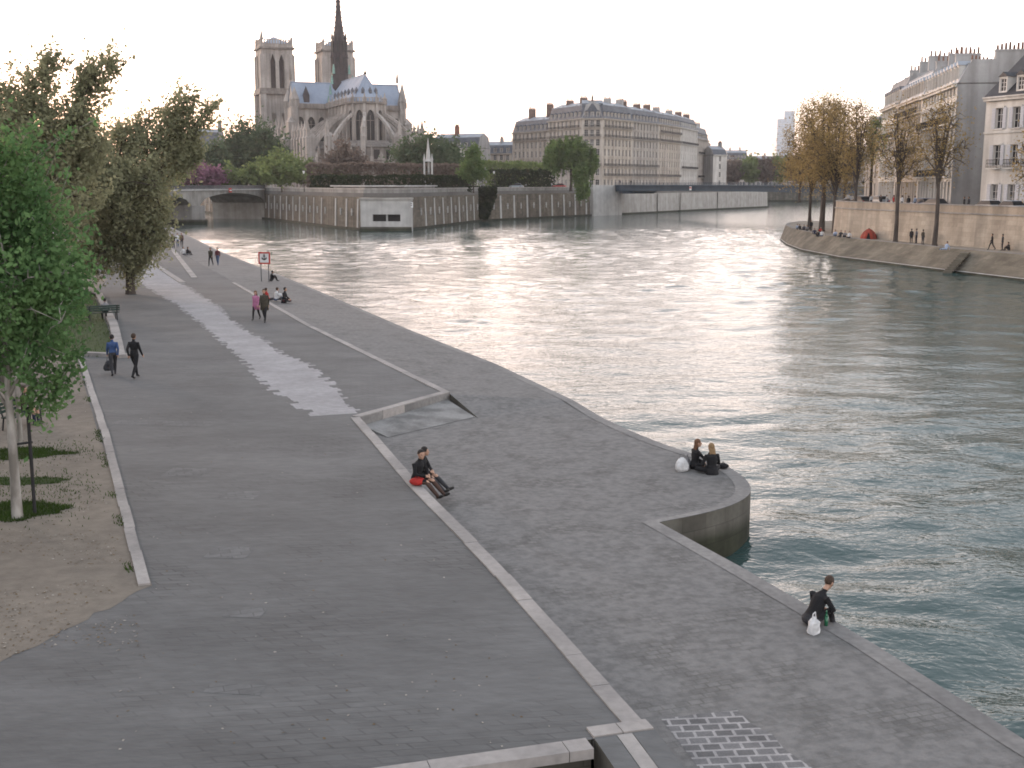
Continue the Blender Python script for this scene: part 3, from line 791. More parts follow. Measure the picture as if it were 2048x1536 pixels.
# stone bridge at the left
def stone_bridge():
    A, P = Vector((*WL(536, 318), 0)), Vector((*WL(399, 281), 0))
    d = (P - A).normalized(); n = Vector((-d.y, d.x, 0))
    if n.y > 0: n = -n                                    # towards the viewer
    off = tuple(A)
    r = thing("stone_bridge", "low pale stone arch bridge with one grey pier at the left of the island", "bridge", off)
    L = (P - A).length
    W = 15.0
    def fr(s, z, k): q = A + d * s + n * k; return (q.x, q.y, z)
    w = MB()
    def span(s0, s1, zs, zc):
        N = 14
        for i in range(N):
            u0, u1 = i / N, (i + 1) / N
            x0, x1 = s0 + (s1 - s0) * u0, s0 + (s1 - s0) * u1
            z0 = zs + (zc - zs) * (1 - (2 * u0 - 1) ** 2) ** .5 if 0 < u0 < 1 else zs
            z1 = zs + (zc - zs) * (1 - (2 * u1 - 1) ** 2) ** .5 if 0 < u1 < 1 else zs
            bot = [fr(x0, z0, 0), fr(x1, z1, 0), fr(x1, z1, -W), fr(x0, z0, -W)]
            top = [fr(x0, 7.7, 0), fr(x1, 7.7, 0), fr(x1, 7.7, -W), fr(x0, 7.7, -W)]
            w.hexa(bot, top)
    span(0, L - 2, 4.3, 7.0); span(L + 2, 2 * L, 4.3, 7.0)
    w.hexa([fr(L - 2, 4.2, 0), fr(L + 2, 4.2, 0), fr(L + 2, 4.2, -W), fr(L - 2, 4.2, -W)], [fr(L - 2, 7.7, 0), fr(L + 2, 7.7, 0), fr(L + 2, 7.7, -W), fr(L - 2, 7.7, -W)])
    w.build("arches", M['bridge_stone'], r, off=off)
    w = MB(); w.hexa([fr(-3, 7.7, .25), fr(2 * L + 6, 7.7, .25), fr(2 * L + 6, 7.7, -W - .25), fr(-3, 7.7, -W - .25)], [fr(-3, 8.0, .25), fr(2 * L + 6, 8.0, .25), fr(2 * L + 6, 8.0, -W - .25), fr(-3, 8.0, -W - .25)]); w.build("deck", M['white_stone'], r, off=off)
    for k in (0, -W):
        w = MB()
        w.hexa([fr(-3, 8.75, k + .1), fr(2 * L + 6, 8.75, k + .1), fr(2 * L + 6, 8.75, k - .15), fr(-3, 8.75, k - .15)], [fr(-3, 8.9, k + .1), fr(2 * L + 6, 8.9, k + .1), fr(2 * L + 6, 8.9, k - .15), fr(-3, 8.9, k - .15)])
        s = -2.5
        while s < 2 * L + 6:
            w.hexa([fr(s, 8.0, k + .05), fr(s + .22, 8.0, k + .05), fr(s + .22, 8.0, k - .1), fr(s, 8.0, k - .1)], [fr(s, 8.75, k + .05), fr(s + .22, 8.75, k + .05), fr(s + .22, 8.75, k - .1), fr(s, 8.75, k - .1)])
            s += .62
        w.build("railing", M['dark_rail'], r, off=off)
    w = MB()
    pts = [fr(L - 2, 0, 0), fr(L - 1.2, 0, 1.6), fr(L, 0, 2.1), fr(L + 1.2, 0, 1.6), fr(L + 2, 0, 0), fr(L + 2, 0, -W), fr(L - 2, 0, -W)]
    w.prism([p[:2] for p in pts], -2, 4.2); w.build("pier", M['grey_stone'], r, off=off)
    w = MB(); ex = [(p[0] + (p[0] - fr(L, 0, -W / 2)[0]) * .06, p[1] + (p[1] - fr(L, 0, -W / 2)[1]) * .04) for p in pts]; w.prism(ex, -2, 1.0); w.build("pier_foot", M['quay_wall'], r, off=off)
    w = MB(); w.hexa([fr(-3.4, -2, .5), fr(-.2, -2, .5), fr(-.2, -2, -W - .5), fr(-3.4, -2, -W - .5)], [fr(-3.4, 8.9, .5), fr(-.2, 8.9, .5), fr(-.2, 8.9, -W - .5), fr(-3.4, 8.9, -W - .5)]); w.build("abutment", M['pale_stone'], r, off=off)
    s = L * .55; q = fr(s, 7.2, .45)
    g = thing("navigation_sign", "red navigation panel with white bar fixed over the bridge arch", "sign", q)
    w = MB(); w.box((0, 0, .5), (1.5, .1, 1.1), math.atan2(d.y, d.x)); w.build("panel", M['red'], g)
    w = MB(); dd = n * .07; w.box((dd.x, dd.y, .5), (1.1, .06, .3), math.atan2(d.y, d.x)); w.build("white_bar", M['white'], g)
M['bridge_stone'] = mat("bridge_stone", (.36, .345, .315), (.26, .245, .225), .4, .9, streak=.4, fine=.3)
M['dark_rail'] = mat("dark_railing", (.10, .10, .105), (.07, .07, .075), 1, .7)
stone_bridge()

# blue steel footbridge to the other island
def steel_bridge():
    A, B = Vector((*WL(1228, 357), 0)), Vector((*WL(1640, 282), 0))
    off = tuple(A); r = thing("steel_footbridge", "flat blue-grey steel girder footbridge between the two islands", "bridge", off)
    d = (B - A).normalized(); n = Vector((d.y, -d.x, 0)); L = (B - A).length
    def fr(s, z, k): q = A + d * s + n * k; return (q.x, q.y, z)
    w = MB(); N = 12
    for i in range(N):
        u0, u1 = i / N, (i + 1) / N
        b0, b1 = 7.05 + .35 * math.sin(math.pi * u0), 7.05 + .35 * math.sin(math.pi * u1)
        w.hexa([fr(L * u0, b0, 0), fr(L * u1, b1, 0), fr(L * u1, b1, -10), fr(L * u0, b0, -10)], [fr(L * u0, 8.75, 0), fr(L * u1, 8.75, 0), fr(L * u1, 8.75, -10), fr(L * u0, 8.75, -10)])
    w.build("girder", M['steel'], r, off=off)
    w = MB(); w.hexa([fr(0, 8.6, .35), fr(L, 8.6, .35), fr(L, 8.6, -10.35), fr(0, 8.6, -10.35)], [fr(0, 8.98, .35), fr(L, 8.98, .35), fr(L, 8.98, -10.35), fr(0, 8.98, -10.35)]); w.build("deck", M['steel'], r, off=off)
    for k in (.2, -10.2):
        w = MB()
        for z in (8.95, 9.15, 9.35, 9.6): w.tube([fr(0, z, k), fr(L, z, k)], .035, 4)
        s = 0
        while s < L: w.tube([fr(s, 8.7, k), fr(s, 9.6, k)], .04, 4); s += 2.0
        w.build("railing", M['steel'], r, off=off)
    w = MB(); w.hexa([fr(1.5, 6.4, -.6), fr(7, 6.4, -.6), fr(7, 6.4, -9), fr(1.5, 6.4, -9)], [fr(1, 7.4, -.4), fr(9, 7.5, -.4), fr(9, 7.5, -9.5), fr(1, 7.4, -9.5)]); w.build("under_deck_shade", M['steel'], r, off=off)  # solid dark block put in for the shade under the deck end
    g = thing("navigation_sign", "small white and red navigation panel hung on the steel footbridge", "sign", fr(L * .42, 8.1, .3))
    w = MB(); w.box((0, 0, .1), (.9, .08, 1.3), math.atan2(d.y, d.x)); w.build("panel", M['white'], g)
    w = MB(); w.box((n.x * .06, n.y * .06, .1), (.9, .06, .3), math.atan2(d.y, d.x)); w.build("red_bar", M['red'], g)
steel_bridge()

# Ile Saint-Louis: low quay with sloping bank, upper wall, street
SLZ = 2.35
BANK_T = [(80, 92), WL(2048, 119), WL(1880, 133), WL(1677, 158), WL(1610, 176), WL(1580, 190), WL(1566, 204), WL(1572, 216), WL(1600, 226)]
BANK_B = [(79, 88), WL(2048, 115.7), WL(1880, 129), WL(1677, 151), WL(1600, 168), WL(1571, 183), WL(1557, 200), WL(1563, 219), WL(1600, 231)]
def louis_bank():
    mb = MB()
    for (a, b), (c, d) in zip(zip(BANK_T, BANK_B), zip(BANK_T[1:], BANK_B[1:])):
        t0, t1 = (*a, SLZ), (*c, SLZ)
        m0, m1 = Vector((*b, .25)), Vector((*d, .25))
        mb.poly([tuple(m0), t0, t1, tuple(m1)], 0)
        e0, e1 = Vector((*b, 0)) + (Vector((*b, 0)) - Vector((*a, 0))).normalized() * .5, Vector((*d, 0)) + (Vector((*d, 0)) - Vector((*c, 0))).normalized() * .5
        mb.poly([(e0.x, e0.y, .22), tuple(m0), tuple(m1), (e1.x, e1.y, .22)], 1)
        mb.poly([(e0.x, e0.y, -2), (e0.x, e0.y, .22), (e1.x, e1.y, .22), (e1.x, e1.y, -2)], 2)
    structure("sloping_bank", mb, [M['slope'], M['white_stone'], M['quay_wall']])
    q = MB(); q.poly([(*p, SLZ) for p in BANK_T] + [(140, 240, SLZ), (140, 92, SLZ)]); structure("island_quay", q, M['land_warm'])
    k = MB(); kerb_run(k, BANK_T, .5, .2, SLZ + .06, -1, seg=2); structure("bank_coping", k, M['kerb_dull'])
    s = MB()                                                    # stair cut into the slope
    a, b = Vector((*WL(1928, 127.5), SLZ)), Vector((*WL(1893, 125.6), .25))
    al = Vector((-.5, .86, 0)); 
    for i in range(9):
        u = i / 9; p = a.lerp(b, u + .06)
        s.box((p.x + .10, p.y + .16, p.z - .22), (.9, 1.7, .25), R(-29))
    structure("bank_stairs", s, M['slope'])
M['land_warm'] = mat("pale_gravel_quay", (.30, .265, .215), (.22, .195, .16), .2, .95, fine=.4)
louis_bank()
UW = [(62, 100), WL(2048, 125), WL(1860, 141), WL(1690, 161), WL(1664, 168), (52.6, 188), (69, 245)][::-1]
def louis_wall():
    off = (UW[2][0], UW[2][1], 0)
    r = thing("retaining_wall", "tall warm stone wall behind the trees and strollers on the right bank", "wall", off)
    w = MB(); batter_wall(w, UW, 2.2, 6.0, -.25, 0, 1.0); w.build("wall_face", M['louis_wall'], r, off=off)
    w = MB(); batter_wall(w, UW, 6.0, 6.16, -.14, -.14, 1.1); w.build("string_course", M['grey_stone'], r, off=off)
    w = MB(); batter_wall(w, UW, 6.16, 6.95, .02, .02, .5); w.build("parapet", M['louis_top'], r, off=off)
    w = MB(); batter_wall(w, UW, 6.95, 7.08, -.05, -.05, .64); w.build("coping", M['grey_stone'], r, off=off)
    g = MB(); g.poly([(p.x, p.y, 6.1) for p in inset(UW, .4)] + [(200, 100, 6.1), (200, 240, 6.1)]); structure("island_street", g, M['land'])
    g = MB(); g.prism([(53, 188), (69.5, 245), (73, 262), (84, 300), (130, 420), (200, 420), (200, 188)], -2, 6.06); structure("island_terrace", g, M['land'])
M['louis_top'] = mat("parapet_stone", (.37, .315, .25), (.28, .24, .195), .4, .9, streak=.5, fine=.3)
louis_wall()
# far right bank of the river and the land to the horizon
g = MB(); g.prism([(60, 625), (700, 625), (2600, 900), (2600, 5000), (-2600, 5000), (-2600, 905), (60, 905)], -3, 7.0)
structure("far_ground", g, M['land'])
w_ = MB(); w_.b2(62, 400, 623.5, 624.9, -2, 7.8)
o_ = tag(w_.build("far_embankment", M['quay_wall']), "distant dark embankment wall seen under the steel footbridge", "wall")
# ------------------------------------------------------------------ trees and hedges
def leaf_mesh(name, P, size, flat=0.0, seed=0, aspect=1.7, droop=0.0):
    """one small folded leaf quad at each point"""
    g = np.random.default_rng(seed)
    P = np.asarray(P, dtype=np.float64); n = len(P)
    a = g.normal(size=(n, 3)); a[:, 2] -= droop
    a /= np.linalg.norm(a, axis=1)[:, None]
    b = g.normal(size=(n, 3)); b -= a * (a * b).sum(1)[:, None]; b /= np.linalg.norm(b, axis=1)[:, None]
    s = size * g.uniform(.55, 1.3, size=(n, 1))
    l, w = a * s * aspect / 2, b * s / 2
    V = np.stack([P - l, P + w, P + l, P - w], 1).reshape(-1, 3)
    me = bpy.data.meshes.new(name)
    me.vertices.add(4 * n); me.vertices.foreach_set('co', V.ravel())
    me.loops.add(4 * n); me.loops.foreach_set('vertex_index', np.arange(4 * n, dtype=np.int32))
    me.polygons.add(n); me.polygons.foreach_set('loop_start', np.arange(0, 4 * n, 4, dtype=np.int32))
    me.polygons.foreach_set('loop_total', np.full(n, 4, dtype=np.int32))
    me.update(calc_edges=True)
    return me
def tree(name, label, base, trunk_h, trunk_r, blobs, leaf, lsize, ntips, per, barkm, group=None, seed=0, spread=.35, up=.5, twig=.018, cat="tree", lean=(0, 0), root_z=None, weep=0.0, shoots=0, stakes=False, trunk_top=None, leafless=.0, aspect=1.7):
    """blobs: (dx, dy, z, rx, ry, rz, weight) envelopes of the crown about the foot; a limb grows from the trunk to every tip"""
    r = random.Random(seed); g = np.random.default_rng(seed + 5)
    base = Vector(base)
    t = thing(name, label, cat, base, 0, group)
    tw = MB(); L = []
    tt = trunk_top if trunk_top is not None else trunk_h * 1.35
    axis = [Vector((0, 0, -.25))] + [Vector((lean[0] * u + .06 * trunk_r * r.uniform(-3, 3), lean[1] * u + .06 * trunk_r * r.uniform(-3, 3), tt * u)) for u in (.03, .25, .5, .75, 1.0)]
    tw.tube(axis, [trunk_r * 1.5, trunk_r * 1.15, trunk_r * .95, trunk_r * .85, trunk_r * .7, trunk_r * .45], 9)
    W = sum(b[6] for b in blobs)
    tips = []
    for b in blobs:
        for i in range(max(1, int(ntips * b[6] / W))):
            while True:
                v = Vector((r.gauss(0, 1), r.gauss(0, 1), r.gauss(0, 1))).normalized() * (r.random() ** .45)
                p = Vector((b[0] + v.x * b[3], b[1] + v.y * b[4], b[2] + v.z * b[5]))
                if p.z > trunk_h * .2: break
            tips.append(p)
    mains = []
    nm = max(4, ntips // 14)
    order = list(tips); r.shuffle(order)
    for p in order[:nm]:                                      # main limbs
        s0 = Vector((lean[0] * .8, lean[1] * .8, r.uniform(trunk_h * .8, tt)))
        if p.z < s0.z: s0.z = max(trunk_h * .6, min(s0.z, p.z))
        q = s0.lerp(p, .5) + Vector((0, 0, up * (p - s0).length * .18)) + Vector((r.uniform(-1, 1), r.uniform(-1, 1), 0)) * (p - s0).length * .07
        c = [s0, s0.lerp(q, .5) + Vector((0, 0, .03)), q, q.lerp(p, .55), p]
        tw.tube(c, [trunk_r * .42, trunk_r * .33, trunk_r * .24, trunk_r * .14, twig], 5)
        mains.append(c)
    for p in order[nm:]:                                      # twigs from the nearest limb
        best, bd = None, 1e9
        for c in mains:
            for k in (1, 2, 3):
                d = (c[k] - p).length + (2.5 if c[k].z > p.z + .6 and not weep else 0)
                if d < bd: bd, best = d, c[k]
        q = best.lerp(p, .5) + Vector((r.uniform(-1, 1), r.uniform(-1, 1), up)) * bd * .12
        tw.tube([best, q, p], [max(twig * 1.8, trunk_r * .09), twig * 1.3, twig * .5], 4)
        mains_c = [best, q, p]
        mains.append([best, best, q, p, p]) if len(mains) < nm * 3 else None
    for p in tips:
        if r.random() < leafless: continue
        n = max(2, int(per * r.uniform(.5, 1.5)))
        sp = spread * r.uniform(.6, 1.4)
        inner = Vector((0, 0, p.z * .8))
        if weep:
            ln = weep * r.uniform(.4, 1.0)
            u = g.random(n)
            pts = np.array(p) + np.stack([g.normal(size=n) * sp * .35, g.normal(size=n) * sp * .35, -u * ln], 1)
        else:
            dirv = (p - inner); dirv = (dirv.normalized() + Vector((0, 0, up))).normalized()
            u = g.normal(size=n) * sp * 1.5
            pts = np.array(p) + g.normal(size=(n, 3)) * sp * np.array((.75, .75, .75)) + u[:, None] * np.array(dirv)
        L.append(pts)
    hi = sorted(tips, key=lambda p: p.z - .25 * abs(p.x))[-max(1, int(len(tips) * .45)):]
    for k in range(shoots):                                    # young shoots standing out of the crown
        p = r.choice(hi); o = Vector((p.x, p.y, 0)); o = o.normalized() if o.length > .1 else Vector((0, 0, 0))
        d = (o * r.uniform(.1, .9) + Vector((r.uniform(-.3, .3), r.uniform(-.3, .3), r.uniform(.6, 1.2)))).normalized()
        ln = r.uniform(.7, 1.9); bend = Vector((o.x, o.y, -.5)) * r.uniform(0, .4)
        c = [p, p + d * ln * .5 + bend * .25, p + d * ln + bend]
        tw.tube(c, [twig * .9, twig * .6, twig * .3], 4)
        m_ = int(per * .55); u = g.random(m_)[:, None]
        q = np.array(c[0]) * (1 - u) ** 2 + 2 * u * (1 - u) * np.array(c[1]) + u ** 2 * np.array(c[2])
        L.append(q + g.normal(size=(m_, 3)) * .10 * (1.5 - u))
    tw.build("trunk", barkm, t, smooth=True)
    me = leaf_mesh("crown", np.concatenate(L), lsize, seed=seed, droop=.6 if weep else 0, aspect=aspect)
    link_mesh("crown", me, leaf, t)
    return t

# young plane tree in the foreground, with its pale trunk
b = Z(36, 1036, QZ)
tree("young_tree", "bright green young tree with pale mottled trunk on the nearest grass patch", b, 3.0, .115,
     [(-.35, .1, 6.2, 1.75, 1.7, 2.6, 5), (.4, .2, 5.0, 1.55, 1.5, 1.9, 4), (-.2, 0, 8.2, .9, .9, 1.0, 1.3), (.75, 0, 7.6, .35, .35, .9, .5), (-1.2, .1, 4.2, 1.3, 1.2, 1.3, 2), (.75, .3, 3.1, .55, .6, .55, .5), (1.35, 0, 5.6, .6, .6, .7, .6)],
     LEAF['fresh'], .088, 430, 62, M['bark_pale'], seed=3, shoots=40, spread=.22, up=.9, twig=.009)
# stake beside it
p = b + Vector((.28, .3, 0)); s_ = MB(); s_.tube([p + Vector((0, 0, -.2)), p + Vector((.0, 0, 2.6))], .04, 6); s_.tube([p + Vector((-.3, -.25, 1.75)), p + Vector((.04, .04, 1.75))], .03, 5)
tag(s_.build("tree_stake", M['green_post']) if 'green_post' in M else s_.build("tree_stake", M['iron']), "dark slender stake standing beside the young tree's pale trunk", "stake")
b = Z(-38, 930, QZ)
tree("young_tree", "young tree half out of view behind the nearest pale trunk", b, 3.2, .11, [(-.2, 0, 6.2, 1.9, 1.9, 2.5, 5), (0, 0, 8.0, 1.0, 1.0, 1.2, 1)], LEAF['fresh'], .14, 170, 36, M['bark_pale'], seed=13, spread=.25, up=.9, twig=.01)
b = Z(42, 895, QZ)
tree("sapling_tree", "slender pale sapling trunk on the second grass patch behind the young tree", b, 3.4, .07, [(-.2, 0, 5.6, 1.1, 1.1, 1.7, 3)], LEAF['fresh'], .13, 70, 30, M['bark_pale'], seed=14, spread=.25, up=.9, twig=.01)
# large loose trees behind it
b = Z(262, 588, QZ)
tree("poplar_tree", "large olive leafed tree leaning over the quay with feathery branches against the sky", b, 4.0, .30,
     [(-2.0, 0, 7.6, 3.9, 3.6, 3.4, 6), (1.2, -1, 7.0, 2.3, 2.9, 2.7, 4), (2.6, 0, 10.0, 1.7, 1.6, 1.3, 1.3), (-.5, 0, 5.0, 3.2, 2.6, 1.8, 3), (-3.4, 0, 9.6, 2.4, 2.2, 2.0, 2.2), (.8, 0, 2.6, 1.6, 1.2, 1.0, .8), (4.2, 0, 10.6, 1.0, .9, .7, .35), (4.6, 0, 9.2, .9, .8, .5, .35), (.5, .5, 10.6, 1.5, 1.5, 1.4, 1), (1.9, 0, 4.4, .9, 1.2, 1.3, .7), (-2.4, -.4, 3.3, 2.0, 1.4, 1.7, 2.0), (.3, -.6, 3.0, 1.6, 1.2, 1.7, 1.8), (3.6, 0, 12.0, 1.7, 1.3, 1.1, .8), (5.6, 0, 12.6, .8, .6, .3, .2), (4.7, 0, 12.9, .9, .7, .5, .22), (4.0, 0, 13.6, .5, .5, .7, .14), (5.3, 0, 11.4, .9, .8, .5, .25), (4.0, 0, 9.4, .9, .9, .9, .5), (1.9, 0, 3.4, .5, .5, .9, .25)],
     LEAF['olive'], .165, 820, 54, M['bark'], seed=21, shoots=230, spread=.40, up=.75, twig=.02)
b = Z(105, 640, QZ)
tree("poplar_tree", "tall olive brown tree with upright shoots behind the young green tree", b, 5.5, .30,
     [(-1.5, 0, 9.2, 3.6, 3.2, 3.0, 6), (1.8, 0, 10.0, 1.9, 2.0, 2.4, 3), (-.5, 0, 12.2, 1.3, 1.2, 1.6, 1.1), (2.9, 0, 13.0, 1.0, .8, 1.2, .7), (4.0, 0, 13.9, .8, .6, .35, .3), (.6, 0, 13.8, .6, .6, .8, .4), (-3.0, 0, 11.8, 1.4, 1.2, 1.5, 1), (.2, 0, 7.0, 3.6, 3.0, 2.2, 3.5)],
     LEAF['olive'], .15, 560, 50, M['bark'], seed=22, shoots=200, spread=.34, up=1.1, twig=.018)
b = Z(-60, 600, QZ)
tree("poplar_tree", "olive tree at the left border reaching above the young tree", b, 5, .3, [(0, 0, 9, 4.2, 3.6, 3.2, 5), (1.2, 0, 12.6, 1.6, 1.4, 1.7, 1.2), (-2, 0, 13, 2, 2, 2, 1), (2.4, 0, 6.2, 2.5, 2.5, 2.5, 2.4)], LEAF['olive'], .18, 320, 44, M['bark'], seed=23, shoots=80, spread=.42, up=1.0, twig=.02)
for i, (px, Y, h, s, lb) in enumerate(((205, 120, 9, 31, "dark olive tree further along the left bank behind the leaning tree"), (120, 170, 13, 32, "far tree on the left bank between the big olive crowns"), (322, 262, 8, 33, "small distant tree at the left end of the stone bridge"), (30, 135, 11, 34, "shaded tree behind the tall olive brown tree"))):
    b = XY(px, Y, QZ if i < 2 or i == 3 else 6)
    tree("bank_tree", lb, b, h * .35, .22, [(0, 0, h * .68, h * .34, h * .3, h * .34, 3)], LEAF['olive'], .34, 150, 40, M['bark'], seed=s, spread=.6, up=.6)

# trees of the island garden: (px, Y, top row, half width px, leaf, label)
def round_tree(px, Y, ytop, hw, leaf, label, seed, z=CZ - .9, low=.18, group="trees of the island garden", name="garden_tree", dens=1.0, base_row=None):
    h = HZ(ytop, Y) - z; w = hw / FPX * Y
    b = XY(px, Y, z)
    zc = h * (low + 1) / 2
    bl = [(0, 0, zc, w * .8, w * .7, h * (1 - low) * .46, 4), (-w * .45, 0, zc - h * .05, w * .55, w * .5, h * .26, 2), (w * .42, 0, zc - h * .08, w * .58, w * .5, h * .26, 2), (0, -w * .3, zc + h * .12, w * .5, w * .4, h * .28, 1.5)]
    ls = max(.34, Y * .0018)
    area = w * h
    return tree(name, label, b, h * .3, max(.16, h * .02), bl, leaf, ls, int(min(330, 60 + area * 1.3) * dens), 26, M['bark'], group, seed, spread=max(.5, h * .055), up=.4, twig=.03)
for a in ((492, 372, 240, 46, 'dark', "tall dark evergreen beside the left tower of the cathedral"),
          (535, 366, 252, 42, 'dark', "rounded dark tree in front of the cathedral's left flank"),
          (560, 330, 302, 50, 'mid', "light green tree in front of the dark trees left of the apse"),
          (608, 340, 318, 40, 'mid', "light green rounded tree below the flying buttresses"),
          (690, 352, 286, 42, 'russet', "bare greyish bush dome close against the apse"),
          (846, 340, 266, 66, 'dark', "wide dark domed tree right of the apse"),
          (898, 352, 278, 34, 'dark', "dark tree joining the wide dome behind the pinnacle fountain"),
          (400, 380, 300, 40, 'dark', "dark tree below the slate roofs left of the cathedral"),
          (432, 362, 285, 30, 'dark', "narrow dark tree between the slate roofs and the evergreen"),
          (375, 318, 318, 38, 'pink', "pink blossoming tree at the left end of the garden"),
          (418, 322, 330, 30, 'pink', "smaller pink blossoming tree beside the stone bridge"),
          (456, 326, 336, 28, 'mid', "low green tree behind the stone bridge parapet"),
          (515, 318, 330, 34, 'mid', "low light green bush tree above the bridge abutment"),
          (563, 296, 322, 34, 'mid', "yellow green tree spreading over the island parapet"),
          (345, 300, 322, 26, 'mid', "green tree between the pink blossom and the leaning quay tree"),
          (650, 306, 338, 40, 'mid', "low green shrub tree at the left end of the hedge")):
    round_tree(a[0], a[1], a[2], a[3], LEAF[a[4]], a[5], seed=40 + a[0] % 97 + a[3])
# cone-shaped tree on the point
Y = 272; b = XY(947, Y, CZ - .9); h = HZ(292, Y) - b.z
tree("cone_tree", "green cone shaped tree standing on the point of the garden by the wall", b, 1.8, .16, [(0, 0, 4.2, 3.3, 3.0, 1.8, 4), (0, 0, 6.2, 2.6, 2.3, 1.7, 3), (0, 0, 8.0, 1.7, 1.5, 1.3, 2), (0, 0, h - 1.2, .8, .8, 1.0, 1)], LEAF['willow'], .34, 240, 30, M['bark'], seed=71, spread=.4, up=.5, trunk_top=h * .8)
# weeping willow over the wall
Y = 322; b = XY(1142, Y, CZ - .9); h = HZ(264, Y) - b.z
tree("weeping_willow", "big weeping willow hanging over the island wall before the apartment houses", b, 6, .38,
     [(-.8, 0, h * .74, 6.8, 5.0, 3.6, 6), (4.0, -1, h * .58, 3.6, 3.4, 2.8, 3), (-4.2, 0, h * .6, 3.2, 3.2, 2.2, 2.5), (2.4, -5.2, 5.5, 2.2, 1.4, 2.6, 2.2), (3.0, -6.6, 1.2, 1.7, 1.0, 2.0, 1.4)],
     LEAF['willow'], .30, 460, 60, M['bark'], seed=72, spread=.9, up=.5, weep=4.6, aspect=2.6)
# ivy down the wall under the cone tree
def ivy():
    c = WL(967, 299); off = (c[0], c[1] - 1.0, 4.0)
    r = thing("ivy_curtain", "dark ivy curtain hanging down the island wall under the cone tree", "ivy", off)
    g = np.random.default_rng(8); pts = []
    while len(pts) < 5200:
        u, z = g.uniform(-1, 1), g.uniform(-3.4, 4.6)
        if abs(u) < .32 + .68 * min(1, max(0, (z + 3.6) / 6.0)):
            pts.append((u * 3.4 + g.normal() * .12, -g.random() ** 2 * 1.0 + u * 1.6 - .15 + (z * .09), z + g.normal() * .1))
    link_mesh("foliage", leaf_mesh("foliage", pts, .34, seed=4), LEAF['ivy'], r)
    for k in range(7):
        m = MB(); x = (k - 3) * .7; m.tube([(x * .4, .1 + x * .25, -3), (x * .8, .15 + x * .4, 0), (x, .3 + x * .5, 4.4)], .05, 4); m.build("stem", M['bark'], r)
ivy()
def hedge(label, pts, w, z0, z1, leaf, n, ls, seed, kind="hedge"):
    P = [Vector((p[0], p[1], 0)) for p in pts]; off = P[0].copy(); off.z = z0
    r = thing("hedge", label, kind, off)
    g = np.random.default_rng(seed); L = [(b_ - a_).length for a_, b_ in zip(P, P[1:])]; T = sum(L); out = []
    for i in range(len(L)):
        k = int(n * L[i] / T); d = (P[i + 1] - P[i]); nn = Vector((-d.y, d.x, 0)).normalized()
        u, v, q = g.random(k), g.uniform(-.5, .5, k), g.random(k)
        face = g.random(k); v = np.where(face < .45, -.5 * np.sign(nn.y if abs(nn.y) > .01 else 1) + g.normal(size=k) * .05, v); q = np.where((face > .45) & (face < .75), 1 - abs(g.normal(size=k)) * .05, q)
        lump = np.array([mnoise.noise(Vector((float(x) * L[i] * .25, i * 7.0, seed))) for x in u])
        X = np.array(P[i] - off)[None] + u[:, None] * np.array(d)[None] + (v * w)[:, None] * np.array(nn)[None]
        X[:, 2] = q * (z1 - z0) * (1 + .12 * lump)
        out.append(X + g.normal(size=X.shape) * ls * .25)
    link_mesh("foliage", leaf_mesh("foliage", np.concatenate(out), ls, seed=seed), leaf, r)
    A = [p_ - off for p_ in P]
    for a_, b_ in zip(A, A[1:]):
        d = b_ - a_; k = max(2, int(d.length / 2.5))
        for i in range(k): q_ = a_ + d * ((i + .5) / k); m = MB(); m.tube([(q_.x, q_.y, 0), (q_.x, q_.y, (z1 - z0) * .8)], .09, 5); m.build("stem", M['bark'], r)
    return r
hedge("long russet clipped hedge along the garden below the apse", [WL(636, 292), WL(730, 284), WL(840, 288), WL(930, 305)], 6, CZ - .9, HZ(329, 288), LEAF['russet'], 9000, .5, 3)
hedge("low dark clipped hedge along the foot of the russet hedge", [WL(636, 276), WL(735, 256), WL(815, 258), WL(935, 290)], 2.5, CZ - .9, HZ(352, 268), LEAF['ivy'], 6500, .42, 4)
hedge("green clipped hedge between the cone tree and the weeping willow", [WL(960, 345), WL(1085, 372)], 5, CZ - .9, HZ(325, 355), LEAF['mid'], 4200, .55, 5)
hedge("dark lower hedge behind the parked cars on the island", [WL(985, 330), WL(1100, 356)], 3, CZ - .9, HZ(341, 340), LEAF['ivy'], 3200, .5, 6)
hedge("dark hedge behind the stone bridge parapet", [WL(350, 340), WL(535, 322)], 2.5, CZ - .9, HZ(352, 330), LEAF['ivy'], 3600, .5, 7)

# bare-twigged spring trees on the right bank: (px, Y, top row, half width px, leaf density, label)
def spring_tree(px, Y, ytop, hw, label, seed, n=150, per=16, fork=.35, leaf='bud', z=SLZ, tr=.26, tl=(0, 0), full=0):
    h = HZ(ytop, Y) - z; w = hw / FPX * Y; b = XY(px, Y, z)
    return tree("spring_tree", label, b, h * fork, tr, [(0, 0, h * .74, w * .8, w * .7, h * .25, 4), (-w * .45, 0, h * .62, w * .5, w * .5, h * .2, 1.5), (w * .45, 0, h * .64, w * .5, w * .5, h * .2, 1.5), (0, 0, h * .88, w * .5, w * .4, h * .11, 1.3)] + ([(-w * .5, 0, h * .47, w * .55, w * .5, h * .16, 1.6), (w * .5, 0, h * .47, w * .55, w * .5, h * .16, 1.4), (0, 0, h * .5, w * .6, w * .6, h * .2, 1.6)] if full else []),
                LEAF[leaf], .15, n, per, M['bark'], "spring trees along the right bank", seed, spread=.55, up=2.2, twig=.024, trunk_top=h * fork * 1.5, lean=tl)
spring_tree(1622, 184, 194, 74, "leftmost dark trunk of the russet tree clump on the quay tip", 81, 480, 27, .30, full=1)
spring_tree(1648, 178, 187, 72, "thick central tree of the russet clump on the quay tip", 82, 480, 27, .30, tr=.42, full=1)
spring_tree(1672, 172, 196, 72, "right tree of the russet clump on the quay tip", 83, 440, 26, .32, full=1)
